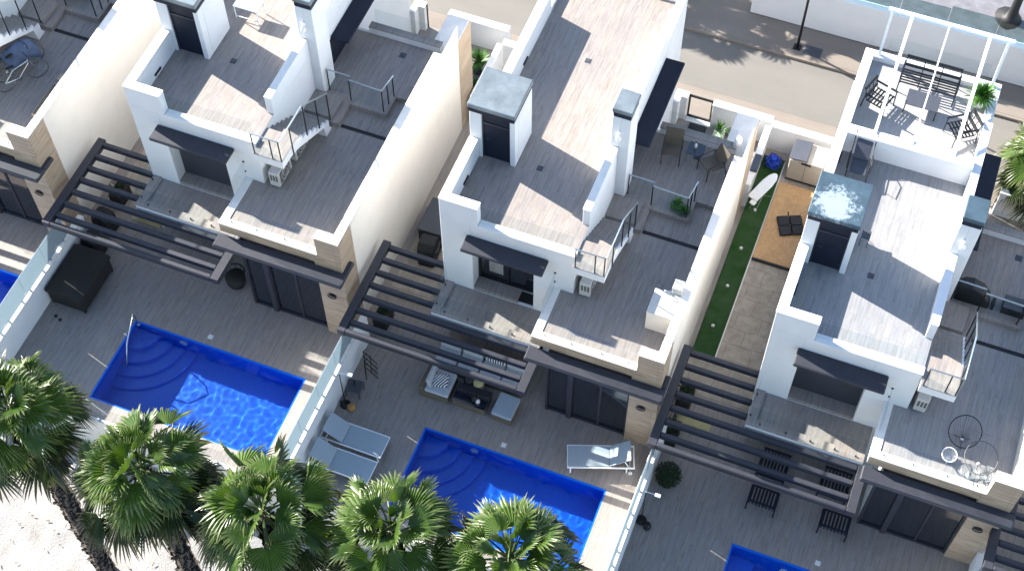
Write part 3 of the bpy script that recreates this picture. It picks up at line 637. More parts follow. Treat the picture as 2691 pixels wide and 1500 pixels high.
def palm_meshes(seed,n_leaf,size,pet):
    rnd=random.Random(seed); A=MB(); B=MB(); At=[]; Bt=[]; Pt=MB()
    for i in range(n_leaf):
        t=i/(n_leaf-1); az=i*2.399963+rnd.uniform(-.2,.2)
        el=R_(84-122*t**.8+rnd.uniform(-12,12))
        d=Vector((math.cos(az)*math.cos(el),math.sin(az)*math.cos(el),math.sin(el)))
        L_=pet*rnd.uniform(.7,1.2)*(.38+.67*min(1,t*1.7))
        base=Vector((math.cos(az)*.1,math.sin(az)*.1,.35-.5*t))
        pts=[]; 
        for k in range(6):
            u=k/5; p=base+d*L_*u; p.z-=.20*u*u*L_; pts.append(p)
        Pt.tube(pts,[.030-.014*k/5 for k in range(6)],5)
        dd=(pts[-1]-pts[-2]).normalized()
        dd=(dd+Vector((0,0,-.18-.25*t))).normalized()
        old=t>.66
        roll=Matrix.Rotation(rnd.uniform(-.9,.9),3,dd)
        up=roll@Vector((0,0,1)) if abs(dd.z)<.95 else roll@Vector((1,0,0))
        fan_leaf(B if old else A,rnd,Bt if old else At,pts[-1]-dd*.06,dd,size*rnd.uniform(.78,1.12)*(.7+.3*min(1,t*3)),rnd.uniform(62,112)*(.5+.5*min(1,t*4+.2)),(.22+.55*t)*rnd.uniform(.5,1.3),up,rnd.uniform(.3,1.5))
    out=[]
    for mb,tp,m in ((A,At,'leaf'),(B,Bt,'leafd')):
        me=bpy.data.meshes.new('crown'); me.from_pydata(mb.v,[],mb.f); me.update()
        at=me.attributes.new('tipf','FLOAT','POINT'); at.data.foreach_set('value',[x*.75 if m=='leaf' else x for x in tp])
        me.materials.append(M[m]); out.append(me)
    me=bpy.data.meshes.new('leaf_stalk'); me.from_pydata(Pt.v,[],Pt.f); me.update(); me.materials.append(M['stalk']); out.append(me)
    return out
def trunk(H,r,seed):
    rnd=random.Random(seed); b=MB(); bend=rnd.uniform(-.12,.12)
    pts=[];rad=[]
    for k in range(15):
        u=k/14; z=H*u; pts.append((bend*math.sin(u*math.pi),0,z)); rad.append(r*(1.35 if k==0 else 1.12 if k==1 else 1-.12*u))
    b.tube(pts,rad,14)
    nb=int(H/.055)
    for k in range(nb):   # old leaf bases wound round the trunk
        for q in range(3):
            z=.15+k*(H-.2)/nb; a=k*1.1+q*2.094+rnd.uniform(-.25,.25); u=z/H; R0=r*(1.02-.12*u)
            c=Vector((bend*math.sin(u*math.pi)+math.cos(a)*R0,math.sin(a)*R0,z)); rd=Vector((math.cos(a),math.sin(a),0)); tg=Vector((-math.sin(a),math.cos(a),0))
            ln=rnd.uniform(.05,.11) if rnd.random()>.04 else .2
            up=Vector((0,0,1))*.075+rd*ln*.55
            wd=rnd.uniform(.06,.10)
            p=[c-tg*wd-up*.3,c+tg*wd-up*.3,c+tg*wd*.6+up+rd*.03,c-tg*wd*.6+up+rd*.03,c+rd*.055-up*.2]
            b.add(p,[(0,1,4),(1,2,4),(2,3,4),(3,0,4)])
    return b
CR=[palm_meshes(11,40,.92,.98),palm_meshes(23,43,.94,1.02),palm_meshes(37,39,.92,.95)]
def palm(x,y,zb,zc,cr,rz,label,s=1.0,r=.2,group='row of fan palms in front of the pools'):
    G=thing('palm_tree',label,'palm tree',(x,y,zb),0,group)
    trunk(zc-zb-.1,r,int(x*7)).build('trunk','bark',G)
    for i,me in enumerate(CR[cr]):
        o=bpy.data.objects.new(['crown','crown','leaf_stalk'][i],me); COL.objects.link(o); o.parent=G; o.location=(0,0,zc-zb); o.rotation_euler=(0,0,rz); o.scale=(s,s,s)
palm(3.2,-10.6,-2.05,8.0,0,.4,'fan palm at the left edge with its long rough trunk in view')
palm(6.85,-10.8,-2.05,8.0,1,1.3,'fan palm left of the rippled pool, second from the left')
palm(9.94,-10.76,-2.05,8.0,2,2.2,'fan palm between the rippled pool and the grey sunbeds, dense dark crown')
palm(12.9,-10.2,-2.05,8.0,0,3.6,'fan palm left of the middle pool, with tan frond tips')
palm(15.6,-9.8,-2.05,8.0,1,4.4,'fan palm in front of the middle pool, last full crown to the right')
palm(18.9,-10.75,-2.05,7.6,2,5.2,'fan palm at the bottom edge, only its top frond tips in view')
palm(25.75,11.0,-.0,2.0,2,.9,'short fan palm by the street at the right edge',1.0,.16,'palms on the street')
palm(9.6,17.3,0,3.9,0,2.0,'palm across the street beyond the top edge, known by its shadow on the footway',1.0,.16,'palms on the street')
palm(6.6,16.2,0,3.9,1,2.0,'palm across the street beyond the top edge, known by its shadow at the house corner',.9,.16,'palms on the street')

# rocks at the foot of the wall, dry fronds on the sand
rnd=random.Random(5)
def rockmesh(s):
    bm=bmesh.new(); bmesh.ops.create_icosphere(bm,subdivisions=2,radius=1)
    for v in bm.verts:
        k=1+.35*noise.noise(v.co*1.3+Vector((s,0,0))); v.co=Vector((v.co.x*k,v.co.y*k*.8,v.co.z*k*.5))
    me=bpy.data.meshes.new('rock'); bm.to_mesh(me); bm.free(); me.materials.append(M['rock']); return me
RM=[rockmesh(i*3.3) for i in range(5)]
for i in range(64):
    o=bpy.data.objects.new('rock',RM[i%5]); COL.objects.link(o); x=-2.6+i*.135+rnd.uniform(-.2,.2)
    s=rnd.uniform(.08,.24); o.location=(x,-7.3-rnd.random()**1.4*1.0,-1.94); o.scale=(s,s,s); o.rotation_euler=(rnd.uniform(-.3,.3),rnd.uniform(-.3,.3),rnd.uniform(0,6))
    tag(o,'grey rock in the shaded heap below the cream retaining wall','rock','grey rocks below the retaining wall')
b=MB()
for i in range(700):
    x=rnd.uniform(-4,24); y=rnd.uniform(-20,-7.6); a=rnd.uniform(0,6.28); l=rnd.uniform(.015,.07) if i%14 else rnd.uniform(.1,.22); wd=rnd.uniform(.006,.018)
    b.obox((x,y,-1.92+.1*noise.noise(Vector((x*.6,y*.6,0)))+.05*noise.noise(Vector((x*2.2,y*2.2,3)))),(math.cos(a)*l,math.sin(a)*l,rnd.uniform(-.03,.03)),(-math.sin(a)*wd,math.cos(a)*wd,0),(0,0,.006))
o=b.build('leaf_litter','drylf'); tag(o,'dry frond scraps scattered over the pale sand','leaf litter',None,'stuff')

# ---------------------------------------------------------------- furniture
def lounger(label,loc,rz,back=.62):
    G=thing('sun_lounger',label,'sun lounger',loc,rz,'pale framed sun loungers by the middle pool')
    W_=.70;L_=1.95;hz=.34;hx=1.22
    b=MB()
    for y in (0,W_): b.box(0,L_,y-.02,y+.02,hz-.05,hz)
    b.box(0,.04,.02,W_-.02,hz-.05,hz); b.box(L_-.04,L_,.02,W_-.02,hz-.05,hz); b.build('frame','wmetal',G,.006)
    for x in (.08,L_-.25):
        for y in (0,W_):
            b=MB(); b.box(x,x+.04,y-.018,y+.018,0.03 if x>1 else 0,hz-.05); b.build('leg','wmetal',G)
    b=MB(); b.box(.02,hx,.03,W_-.03,hz,hz+.018); b.build('seat','gfab',G,.005)
    b=MB(); bl=.72; c,s=math.cos(back),math.sin(back)
    b.prism([(hx+.02,hz+.01),(hx+.02+bl*c,hz+.01+bl*s),(hx+.02+bl*c-.02*s,hz+.03+bl*s),(hx+.02-.02*s,hz+.03)],'y',.03,W_-.03); b.build('backrest','gfab',G,.005)
    b=MB(); 
    for y in (.04,W_-.04): b.tube([(hx+.02+bl*.7*c,y,hz+bl*.7*s),(hx+.55,y,hz-.02)],.012,6)
    b.tube([(L_-.12,-.01,.06),(L_-.12,W_+.01,.06)],.012,6); b.build('back_support','wmetal',G)
    for y in (-.04,W_+.04):
        b=MB(); b.tube([(L_-.12,y-.02,.06),(L_-.12,y+.02,.06)],.06,14); b.build('wheel','wmetal',G)
    return G
lounger('pale sunbed standing alone near the stone pillar, right of the middle pool',W(1,5.25,-3.45,0),R_(20))
lounger('grey sunbed nearer the house of the two beside the boundary wall',W(1,-.03,-4.44,0),R_(180))
lounger('grey sunbed nearer the palms of the two beside the boundary wall',W(1,-.05,-5.33,0),R_(180))
# wicker chest, deck A
G=thing('storage_chest','large black wicker storage chest with rounded lid beside the boundary wall','chest',W(0,-2.02,-3.95,0))
b=MB(); b.box(0,1.22,0,1.75,.10,.66); b.build('body','bwick',G,.03)
b=MB(); b.prism([(-.04,.66),(1.26,.66),(1.24,.80),(.95,.88),(.2,.88),(-.02,.80)],'y',-.04,1.79); b.build('lid','bwick',G,.02)
b=MB(); 
for x in (.02,1.12):
    for y in (.02,1.65): b.box(x,x+.08,y,y+.08,0,.10)
b.build('foot','black',G)
for i,(dx,dy) in enumerate(((.25,-.35),(.45,-.42))):
    b=MB(); b.lathe(0,0,[(.05,0),(.055,.03),(.02,.06)],10); q=b.build('floor_stop','black',None,0,True); q.location=W(0,-1.9+dx,-3.9+dy-.1,0); tag(q,['small black cap on the deck, nearer the wall','small black cap on the deck, farther from the wall'][i],'cap')
# pool handrail A
G=thing('pool_handrail','curved steel handrail at the back corner of the rippled pool','handrail',W(0,.95,-3.75,0))
for k,dx in enumerate((0,)):
    b=MB(); b.tube([(-.05,.05,0),(-.06,.03,.55),(-.0,-.05,.82),(.10,-.25,.86),(.2,-.9,.55),(.25,-1.25,-.05),(.25,-1.3,-.3)],.02,8); b.build('rail','steel',G,0,True)
b=MB(); b.cyl(-.05,.05,0,.02,.05,12); b.build('foot_plate','steel',G)
# sofas B
G=thing('garden_armchair','wicker armchair with grey cushions and a zebra striped pillow by the pergola','armchair',W(1,.12,-2.62,0))
b=MB(); b.box(0,.92,0,.85,0,.30); b.build('base','wick',G,.01)
b=MB(); b.box(.0,.16,0,.85,.30,.52); b.build('arm','wick',G,.02)
b=MB(); b.box(.17,.92,.02,.83,.30,.44); b.build('seat_cushion','lgfab',G,.04,seg=3)
b=MB(); b.obox((.27,.45,.60),(.05,0,.02),(0,.33,0),(-.05,0,.17)); b.build('back_cushion','lgfab',G,.04,seg=3)
b=MB(); b.obox((.55,.42,.52),(.22,.05,.02),(-.04,.20,.05),(0,-.03,.07)); b.build('striped_pillow','stripe',G,.05,seg=3)
G=thing('garden_sofa','long wicker sofa with pale grey cushions under the pergola slats','sofa',W(1,.15,-1.62,0))
b=MB(); b.box(0,2.9,0,.85,0,.30); b.box(0,2.9,.75,.85,.30,.68); b.build('base','wick',G,.02)
for i in range(4):
    b=MB(); b.box(.04+.71*i,.71+.71*i,.0,.74,.30,.44); b.build('seat_cushion','lgfab',G,.04,seg=3)
for i in range(4):
    b=MB(); b.box(.05+.71*i,.70+.71*i,.58,.74,.44,.78); b.build('back_cushion','lgfab' if i!=2 else 'stripe',G,.05,seg=3)
G=thing('coffee_table','low dark wicker coffee table between the armchair and the footstool','coffee table',W(1,1.22,-2.58,0))
b=MB(); b.box(0,1.02,0,.62,0,.34); b.build('base','wick',G,.01)
b=MB(); b.box(-.01,1.03,-.01,.63,.34,.355); b.build('glass_top','dglass',G)
G=thing('ornament','black and white vase on the wicker coffee table','vase',W(1,1.88,-2.35,.355))
b=MB(); b.lathe(0,0,[(.05,0),(.11,.06),(.12,.14),(.07,.2),(.05,.22)],18); b.build('bowl','black',G,0,True)
b=MB(); b.lathe(.10,-.05,[(.02,.0),(.07,.04),(.06,.12),(.03,.16)],14); b.build('white_vessel','wpot',G,0,True)
G=thing('footstool','wicker footstool with a grey blue cushion right of the coffee table','footstool',W(1,2.50,-2.60,0),-.04)
b=MB(); b.box(0,.62,0,.75,0,.30); b.build('base','wick',G,.01)
b=MB(); b.box(-.01,.63,-.01,.76,.30,.42); b.build('cushion','gfab',G,.04,seg=3)
G=thing('black_pot','black round pot with a straw lid on the sofa side under the pergola','pot',W(1,1.45,-1.75,0))
b=MB(); b.lathe(0,0,[(.1,0),(.17,.1),(.18,.3),(.12,.5)],18); b.build('body','black',G,0,True)
b=MB(); b.lathe(.30,-.02,[(.12,.0),(.16,.05),(.16,.40),(.13,.45),(.02,.46)],18); b.build('straw_pouffe','yel',G,0,True)
# parasol-like standing lamp / shower
def shower(label,loc,rz,arm):
    G=thing('standing_lamp',label,'floor lamp',loc,rz,'standing lamps by the boundary walls')
    b=MB(); b.cyl(0,0,.03,1.95,.016,8); b.build('pole','blackm',G,0,True)
    b=MB(); b.lathe(0,0,[(.16,0),(.16,.03),(.03,.06)],18); b.tube([(0,0,.03),(-.3,.12,.02)],.018,6); b.build('base','blackm',G,0,True)
    b=MB(); b.tube([(0,0,1.93),(arm*.6,.0,1.93)],.012,6); b.cyl(0,0,1.90,1.97,.03,10); b.box(arm*.6,arm,-.045,.045,1.90,1.96); b.build('lamp_head','wmetal',G,.01)
shower('standing lamp with white head by the wall near the two grey sunbeds',W(1,-1.85,-3.75,0),.15,.40)
shower('standing lamp with white head by the wall in front of the round bush',W(2,-1.95,-3.85,0),.0,.42)
b=MB(); b.lathe(0,0,[(.12,0),(.14,.08),(.10,.16),(.03,.18)],16); o=b.build('small_pot','wood',None,0,True); o.location=W(1,-1.62,-3.80,0); tag(o,'small terracotta bowl beside the standing lamp near the grey sunbeds','bowl')
b=MB(); b.lathe(0,0,[(.10,0),(.12,.10),(.10,.2),(.03,.22)],16); o=b.build('small_pot','black',None,0,True); o.location=W(2,-1.72,-4.0,0); tag(o,'small black pot beside the standing lamp near the bush','pot')
G=thing('side_table','low square grey side table with a dark bottle beside the boundary wall','side table',W(1,-1.75,-3.25,0),.1)
b=MB(); b.box(-.24,.24,-.22,.22,.36,.39); b.build('table_top','slate',G,.01)
for x in (-.22,.20):
    for y in (-.20,.18):
        b=MB(); b.box(x,x+.025,y,y+.025,0,.36); b.build('leg','slate',G)
b=MB(); b.lathe(0,.05,[(.03,.39),(.035,.5),(.012,.56),(.012,.62)],12); b.build('bottle','black',G,0,True)
# folding rack
G=thing('folding_rack','black folded metal rack leaning at the boundary wall under the pergola corner','rack',W(1,-1.75,-2.45,0),.5)
for i in range(4):
    b=MB(); b.tube([(0,-.3+.17*i,0),(.0,-.26+.17*i,.75)],.014,6); b.tube([(.35,-.3+.17*i,0),(.0,-.26+.17*i,.75)],.014,6); b.tube([(.0,-.26+.17*i,.75),(.12,-.2+.17*i,.78)],.014,6); b.build('bar','blackm',G)
b=MB(); b.tube([(.0,-.3,.4),(.0,.3,.42)],.014,6); b.tube([(.18,-.3,.38),(.18,.3,.4)],.014,6); b.build('cross_bar','blackm',G)
# things along the party walls under the pergolas
def kettle(label,loc,rz=0,s=1):
    G=thing('covered_barbecue',label,'barbecue',loc,rz,'black covered barbecues')
    b=MB(); b.prism([(-.36*s,0),(.36*s,0),(.38*s,.55*s),(.33*s,.85*s),(.12*s,.98*s),(-.14*s,.97*s),(-.34*s,.82*s),(-.38*s,.5*s)],'x',-.28*s,.28*s); b.build('cover','black',G,.06,False,None,3)
    b=MB(); b.tube([(.29*s,-.2*s,.7*s),(.34*s,-.2*s,.72*s),(.34*s,.2*s,.72*s),(.29*s,.2*s,.7*s)],.015,6); b.build('handle','acd',G)
kettle('black covered barbecue in the passage behind the middle pergola',W(1,-1.55,2.15,0),.1)
G=thing('storage_box','black plastic storage box in the passage left of the middle house','storage box',W(1,-2.12,2.62,0))
b=MB(); b.box(0,.80,0,1.30,0,.68); b.build('body','black',G,.03); b=MB(); b.box(-.02,.82,-.02,1.32,.68,.76); b.build('lid','slate',G,.03)
kettle('black covered barbecue beside the wall in the second pergola',W(0,-1.80,-.85,0),1.5,.9)
kettle('black covered barbecue beside the wall at the front of the second pergola',W(0,-1.70,-1.75,0),1.5,.85)
G=thing('garden_bench','pale bench with a black cushion at the front of the second pergola','bench',W(0,-1.1,-.2,0))
b=MB(); b.box(0,1.0,0,.45,.38,.44); b.box(0,.06,0,.45,0,.38); b.box(.94,1.0,0,.45,0,.38); b.build('bench_frame','lgfab',G,.01)
for h,lab in ((0,'yellow doormat in the passage behind the second pergola'),(1,'yellow doormat in the passage under the middle pergola'),(2,'yellow doormat under the pergola beside the turf passage')):
    b=MB(); b.box(-.5,.5,-.15,.15,0,.02); o=b.build('doormat','yel'); o.location=W(h,-1.45 if h else -.75,{0:-.1,1:.5,2:-.25}[h],.002); tag(o,lab,'doormat','yellow doormats')
for h,x,y,lab in ((0,-1.95,.35,'black planter box at the party wall behind the second pergola'),(2,-1.95,.35,'black planter box at the party wall beside the turf passage'),(2,-1.98,-.95,'black planter box under the pergola near the stone pillar'),(1,-1.95,-.6,'black planter box at the wall under the middle pergola')):
    G=thing('planter',lab,'planter',W(h,x,y,0),0,'black planters along the party walls')
    b=MB(); b.box(-.22,.22,-.32,.32,0,.5); b.build('box','black',G,.02)
    b=MB(); rr=random.Random(int(x*100+y*10+h))
    for k in range(60):
        a=rr.uniform(0,6.28); l=rr.uniform(.15,.4); e=rr.uniform(.2,1.3); px,py=rr.uniform(-.1,.1),rr.uniform(-.2,.2)
        q=Vector((px+math.cos(a)*l*math.cos(e),py+math.sin(a)*l*math.cos(e),.5+l*math.sin(e))); t=Vector((-math.sin(a),math.cos(a),0))*.02; mid=Vector((px,py,.5)).lerp(q,.6)
        b.add([(px,py,.48),mid-t,q,mid+t],[(0,1,2,3)])
    b.build('plant','dgreen',G)
# AC units
def ac(label,loc,rz):
    G=thing('air_conditioner',label,'air conditioner',loc,rz,'air conditioning units under the stairs')
    b=MB(); b.box(0,.32,0,.80,.06,.66); b.build('casing','acw',G,.015)
    b=MB(); b.box(.32,.325,.1,.7,.12,.60); 
    for i in range(3): b.box(.05+.09*i,.11+.09*i,-.004,0,.30,.56)
    b.build('vent_grille','acd',G)
    b=MB(); b.tube([(.335,.4+.22*math.cos(a),.36+.22*math.sin(a)) for a in [2*math.pi*k/20 for k in range(20)]],.012,5,True); b.tube([(.335,.4+.12*math.cos(a),.36+.12*math.sin(a)) for a in [2*math.pi*k/16 for k in range(16)]],.01,5,True); b.build('fan_guard','acw',G)
    for y in (.08,.68):
        b=MB(); b.box(.02,.30,y,y+.06,0,.06); b.build('foot','black',G)
ac('beige air conditioner nearer the front of the two under the left steel stair',W(0,4.27,-.02,F1),0)
ac('beige air conditioner farther back of the two under the left steel stair',W(0,4.30,1.02,F1),0)
ac('beige air conditioner under the stair landing of the middle house',W(1,4.24,-.0,F1),0)
ac('beige air conditioner under the stair of the house with the wire chairs',W(2,4.20,-.0,F1),0)
# outdoor sink unit on B terrace
G=thing('sink_cabinet','cream outdoor sink cabinet with tap on the middle house terrace','sink cabinet',W(1,6.34,-.36,F1))
b=MB(); b.box(0,.72,0,.80,0,.82); b.build('cabinet','cream',G,.01)
b=MB(); b.box(-.01,.73,-.01,.81,.82,.86); b.build('worktop','acw',G,.006)
b=MB(); b.box(.45,.72,.80,1.12,0,1.12); b.build('splash_panel','acw',G,.01)
b=MB(); b.tube([(.5,.72,.86),(.5,.72,1.06),(.30,.68,1.08),(.24,.66,1.02)],.015,8); b.build('tap','steel',G,0,True)
# rear terrace B
def armchair(label,loc,rz):
    G=thing('terrace_chair',label,'chair',loc,rz,'brown woven chairs on the middle house terrace')
    b=MB(); b.obox((0,0,.40),(.27,0,0),(0,.27,-.03),(0,0,.02)); b.build('seat','brfab',G,.01)
    b=MB(); b.obox((0,.34,.62),(.27,0,0),(0,.11,.23),(0,-.015,.006)); b.build('backrest','brfab',G,.01)
    for x in (-.27,.27):
        b=MB(); b.tube([(x,-.28,0),(x,-.26,.60),(x,.25,.62),(x,.38,.0)],.016,6); b.build('arm_frame','blackm',G,0,True)
armchair('brown woven chair left of the small round table',W(1,5.22,5.55,4.34),.15)
armchair('brown woven chair right of the small round table, turned to the left',W(1,6.48,5.45,4.34),-.75)
G=thing('glass_side_table','small glass side table between the two brown chairs','side table',W(1,5.90,5.80,4.34))
b=MB(); b.box(-.24,.24,-.24,.24,.40,.42); b.build('table_top','dglass',G)
for x in (-.22,.22):
    for y in (-.22,.22):
        b=MB(); b.tube([(x,y,0),(x,y,.40)],.014,6); b.build('leg','steel',G)
b=MB(); b.lathe(0,0,[(.04,0),(.045,.14),(.015,.19),(.015,.24)],12); o=b.build('bottle','wpot',None,0,True); o.location=W(1,5.86,5.86,4.76); tag(o,'white bottle with a dark cap standing on the glass side table','bottle')
b=MB(); b.cyl(0,0,.24,.28,.02,8); b.build('cap','black',o)
def spiky(label,loc,pot,potm,leafm_,n,l,seed,h0=.3,cat='potted plant'):
    G=thing('potted_plant',label,cat,loc)
    if pot=='sq':
        b=MB(); b.prism([(-.16,0),(.16,0),(.2,h0),(-.2,h0)],'x',-.18,.18); b.build('pot',potm,G,.01)
    else:
        b=MB(); b.lathe(0,0,[(.13,0),(.19,h0*.5),(.20,h0),(.17,h0),(.16,h0-.04)],20); b.build('pot',potm,G,0,True)
    b=MB(); rr=random.Random(seed)
    for k in range(n):
        a=rr.uniform(0,6.28); e=rr.uniform(.15,1.45); ll=l*rr.uniform(.6,1.1); d=Vector((math.cos(a)*math.cos(e),math.sin(a)*math.cos(e),math.sin(e))); s=Vector((-math.sin(a),math.cos(a),0))*rr.uniform(.012,.022)
        o=Vector((0,0,h0-.02)); p1=o+d*ll*.5; p2=o+d*ll; p2.z-=.25*ll*math.cos(e)
        b.add([o-s*.5,o+s*.5,p1+s,p2,p1-s],[(0,1,2,4),(4,2,3)])
    b.build('leaves',leafm_,G)
spiky('spiky green yucca in a low trough behind the terrace glass rail, nearer the stairs',W(1,5.95,3.85,4.34),'rd','slate','green',60,.34,3,.12)
spiky('smaller spiky yucca in the trough behind the terrace glass rail, farther from the stairs',W(1,6.18,3.74,4.34),'rd','slate','green',50,.28,4,.12)
spiky('agave in a square white pot in the yard behind the brown chairs',W(1,5.80,10.25,0),'sq','wpot','green',50,.55,5,.35)
b=MB(); b.box(-.2,.2,-.12,.12,0,.25); o=b.build('wooden_crate','wood',None,.01); o.location=W(1,6.33,10.45,.004); o.rotation_euler=(0,0,-.1); tag(o,'small orange brown wooden crate in the yard beside the agave','crate')
b=MB(); b.box(-.30,.30,-.13,.13,0,.02); o=b.build('doormat','black',None,.005); o.location=W(1,5.0,10.44,.004); tag(o,'dark doormat inside the black framed gate','doormat')
b=MB(); b.lathe(0,0,[(.10,0),(.12,.04),(.12,.36),(.09,.42),(.02,.44)],22); o=b.build('water_tank','wmetal',None,0,True); o.location=W(1,7.0,6.47,4.60); tag(o,'white cylindrical tank on the parapet end beside the brown chair','tank')
spiky('tall pale green bush in a dark square planter behind the second house',W(1,-2.95,10.1,-.0),'sq','slate','green',120,.75,8,.5)
spiky('low bush with white flowers beside the dark square planter',W(1,-2.85,9.3,0),'rd','slate','green',90,.4,9,.2)
# dark shrub C deck
G=thing('round_bush','round dark green clipped bush in a pot on the lower right deck','bush',W(2,-1.62,-2.45,0))
b=MB(); b.lathe(0,0,[(.18,0),(.24,.28),(.2,.30)],18); b.build('pot','black',G,0,True)
b=MB(); rr=random.Random(2)
for k in range(2600):
    v=Vector((rr.gauss(0,1),rr.gauss(0,1),rr.gauss(0,1))).normalized(); p=v*rr.uniform(.27,.40)+Vector((0,0,.55)); t=Vector((rr.gauss(0,1),rr.gauss(0,1),rr.gauss(0,1))).normalized()*.035; u=v.cross(t).normalized()*.014
    b.add([p-t,p+u,p+t,p-u],[(0,1,2,3)])
b.build('foliage','dgreen',G)
# slatted chairs C
def slat_chair(label,loc,rz):
    G=thing('slatted_chair',label,'garden chair',loc,rz,'dark slatted chairs on the lower right deck')
    b=MB()
    for i in range(8): b.box(-.38+.10*i,-.32+.10*i,-.26,.30,.30,.33)
    b.build('seat','dark2',G); 
    b=MB()
    for i in range(8): b.obox((-.35+.10*i,.36,.48),(.03,0,0),(0,.04,.17),(0,.012,0))
    b.box(-.40,.40,.36,.42,.62,.66); b.build('backrest','dark2',G)
    b=MB(); b.box(-.42,-.38,-.28,.36,.26,.30); b.box(.38,.42,-.28,.36,.26,.30); b.box(-.38,.38,-.30,-.26,.24,.30); b.build('frame','dark2',G)
    for x in (-.42,.38):
        for y in (-.30,.34):
            b=MB(); b.box(x,x+.04,y,y+.04,0,.28); b.build('leg','dark2',G)
slat_chair('dark slatted chair in front of the pergola, left of the pair nearer the pool',W(2,1.17,-2.02,0),math.pi)
slat_chair('dark slatted chair in front of the pergola corner, right of the pair nearer the pool',W(2,3.30,-2.02,0),math.pi)
slat_chair('dark slatted chair half hidden under the pergola slats, left of the pair nearer the house',W(2,1.17,-1.05,0),0)
slat_chair('dark slatted chair half hidden under the pergola slats, right of the pair nearer the house',W(2,3.0,-1.0,0),0)
# wire round chairs, terrace C
def hoop(label,loc,r,hz,tilt,az,col,n=30,sr=.0035):
    G=thing('wire_chair',label,'wire chair',loc,az,'round wire chairs on the right terrace')
    ring=[Vector((r*math.cos(a),r*1.08*math.sin(a)*math.cos(tilt),hz+r*math.sin(a)*math.sin(tilt))) for a in [2*math.pi*k/n for k in range(n)]]
    c=Vector((0,-.1*r,.16 if hz>.3 else .1))
    b=MB(); b.tube(ring,.014,6,True); b.build('rim',col,G,0,True)
    b=MB()
    for p in ring: b.tube([p,p.lerp(c,.55)+Vector((0,0,-.05)),c],sr,4)
    b.build('wire_seat',col,G)
    b=MB(); b.cyl(c.x,c.y,c.z-.01,c.z+.02,.05,14); b.build('centre_disc','wpot',G)
    for a in (.5,2.4,4.7):
        b=MB(); b.tube([c,(c.x+.6*r*math.cos(a),c.y+.6*r*math.sin(a),0)],.010,6); b.build('leg',col,G)
hoop('round black wire chair standing alone nearest the terrace middle',W(2,5.62,-.42,F1),.42,.48,.75,.15,'blackm')
hoop('large pale wire chair nearest the corner block',W(2,6.18,-1.0,F1),.42,.42,.25,.0,'acd',30,.002)
hoop('small white wire stool between the black wire chair and the terrace edge',W(2,5.40,-1.12,F1),.19,.28,.1,0,'wmetal',20)
hoop('small grey wire stool at the terrace edge below the large wire chair',W(2,5.98,-1.42,F1),.19,.26,.1,0,'steel',20)
hoop('small glassy wire stool beside the white corner block',W(2,6.42,-1.33,F1),.18,.26,.1,0,'steel',20)
# rear terrace C covered things
G=thing('covered_grill','black domed covered grill behind the glass rail right of the chimney','grill',W(2,4.95,3.98,4.34))
b=MB(); b.prism([(-.45,0),(.50,0),(.42,.35),(.2,.62),(-.1,.74),(-.35,.68),(-.48,.5)],'y',-.18,.22); b.build('cover','black',G,.05,False,None,3)
b=MB(); b.box(.55,.62,-.15,.15,0,.3); b.build('side_handle','black',G)
G=thing('black_chest','black chest beside the domed grill on the right terrace','chest',W(2,5.80,3.82,4.34))
b=MB(); b.box(0,.62,0,.42,0,.30); b.build('body','black',G,.01); b=MB(); b.box(-.01,.63,-.01,.43,.30,.34); b.build('lid','slate',G,.01)
# roof terrace C furniture
def frame_chair(label,loc,rz,wd,nb,table=False,group='black slatted seats under the white pergola'):
    G=thing('slatted_bench' if wd>1 else 'slatted_armchair',label,'garden bench' if wd>1 else 'armchair',loc,rz,group); hw=wd/2
    b=MB(); 
    for i in range(6): b.box(-hw,hw,-.28+.10*i,-.235+.10*i,.36,.38)
    for i in range(nb+1):
        x=-hw+.0+(wd-.03)*i/nb; b.box(x,x+.03,-.3,.28,.34,.36)
    b.build('seat','blackm',G)
    b=MB(); b.obox((0,.40,.78),(hw,0,0),(0,.02,.035),(0,.02,-.01)); b.obox((0,.33,.50),(hw,0,0),(0,.02,.035),(0,.02,-.01))
    for i in range(nb+1):
        x=-hw+.015+(wd-.03)*i/nb; b.tube([(x,.29,.36),(x,.41,.80)],.015,4)
    b.build('backrest','blackm',G)
    for sx in (-hw,hw):
        b=MB(); b.tube([(sx,-.32,0),(sx,-.30,.58)],.018,4); b.build('leg','blackm',G)
        b=MB(); b.tube([(sx,.40,0),(sx,.34,.58)],.018,4); b.build('leg','blackm',G)
        b=MB(); b.box(sx-.025,sx+.025,-.34,.36,.58,.61); b.build('armrest','blackm',G)
frame_chair('long black slatted bench seat against the street side of the pergola terrace',W(2,2.04,9.55,R+.006),0,1.62,3)
frame_chair('black slatted armchair left of the low table under the white pergola',W(2,.85,8.45,R+.006),1.25,.62,3)
frame_chair('black slatted armchair right of the low table, angled toward it',W(2,3.28,8.15,R+.006),-.95,.62,3)
G=thing('low_table','low dark grey table with a glass top under the white pergola','table',W(2,2.03,8.77,R+.006))
b=MB(); b.box(-.47,.47,-.30,.30,.40,.425); b.build('table_top','slate',G,.005)
for x in (-.46,.43):
    for y in (-.29,.26):
        b=MB(); b.box(x,x+.03,y,y+.03,0,.40); b.build('leg','blackm',G)
spiky('leafy green plant in a white pot at the right of the white pergola terrace',W(2,3.62,9.55,R+.006),'rd','wpot','green',320,.62,12,.36)
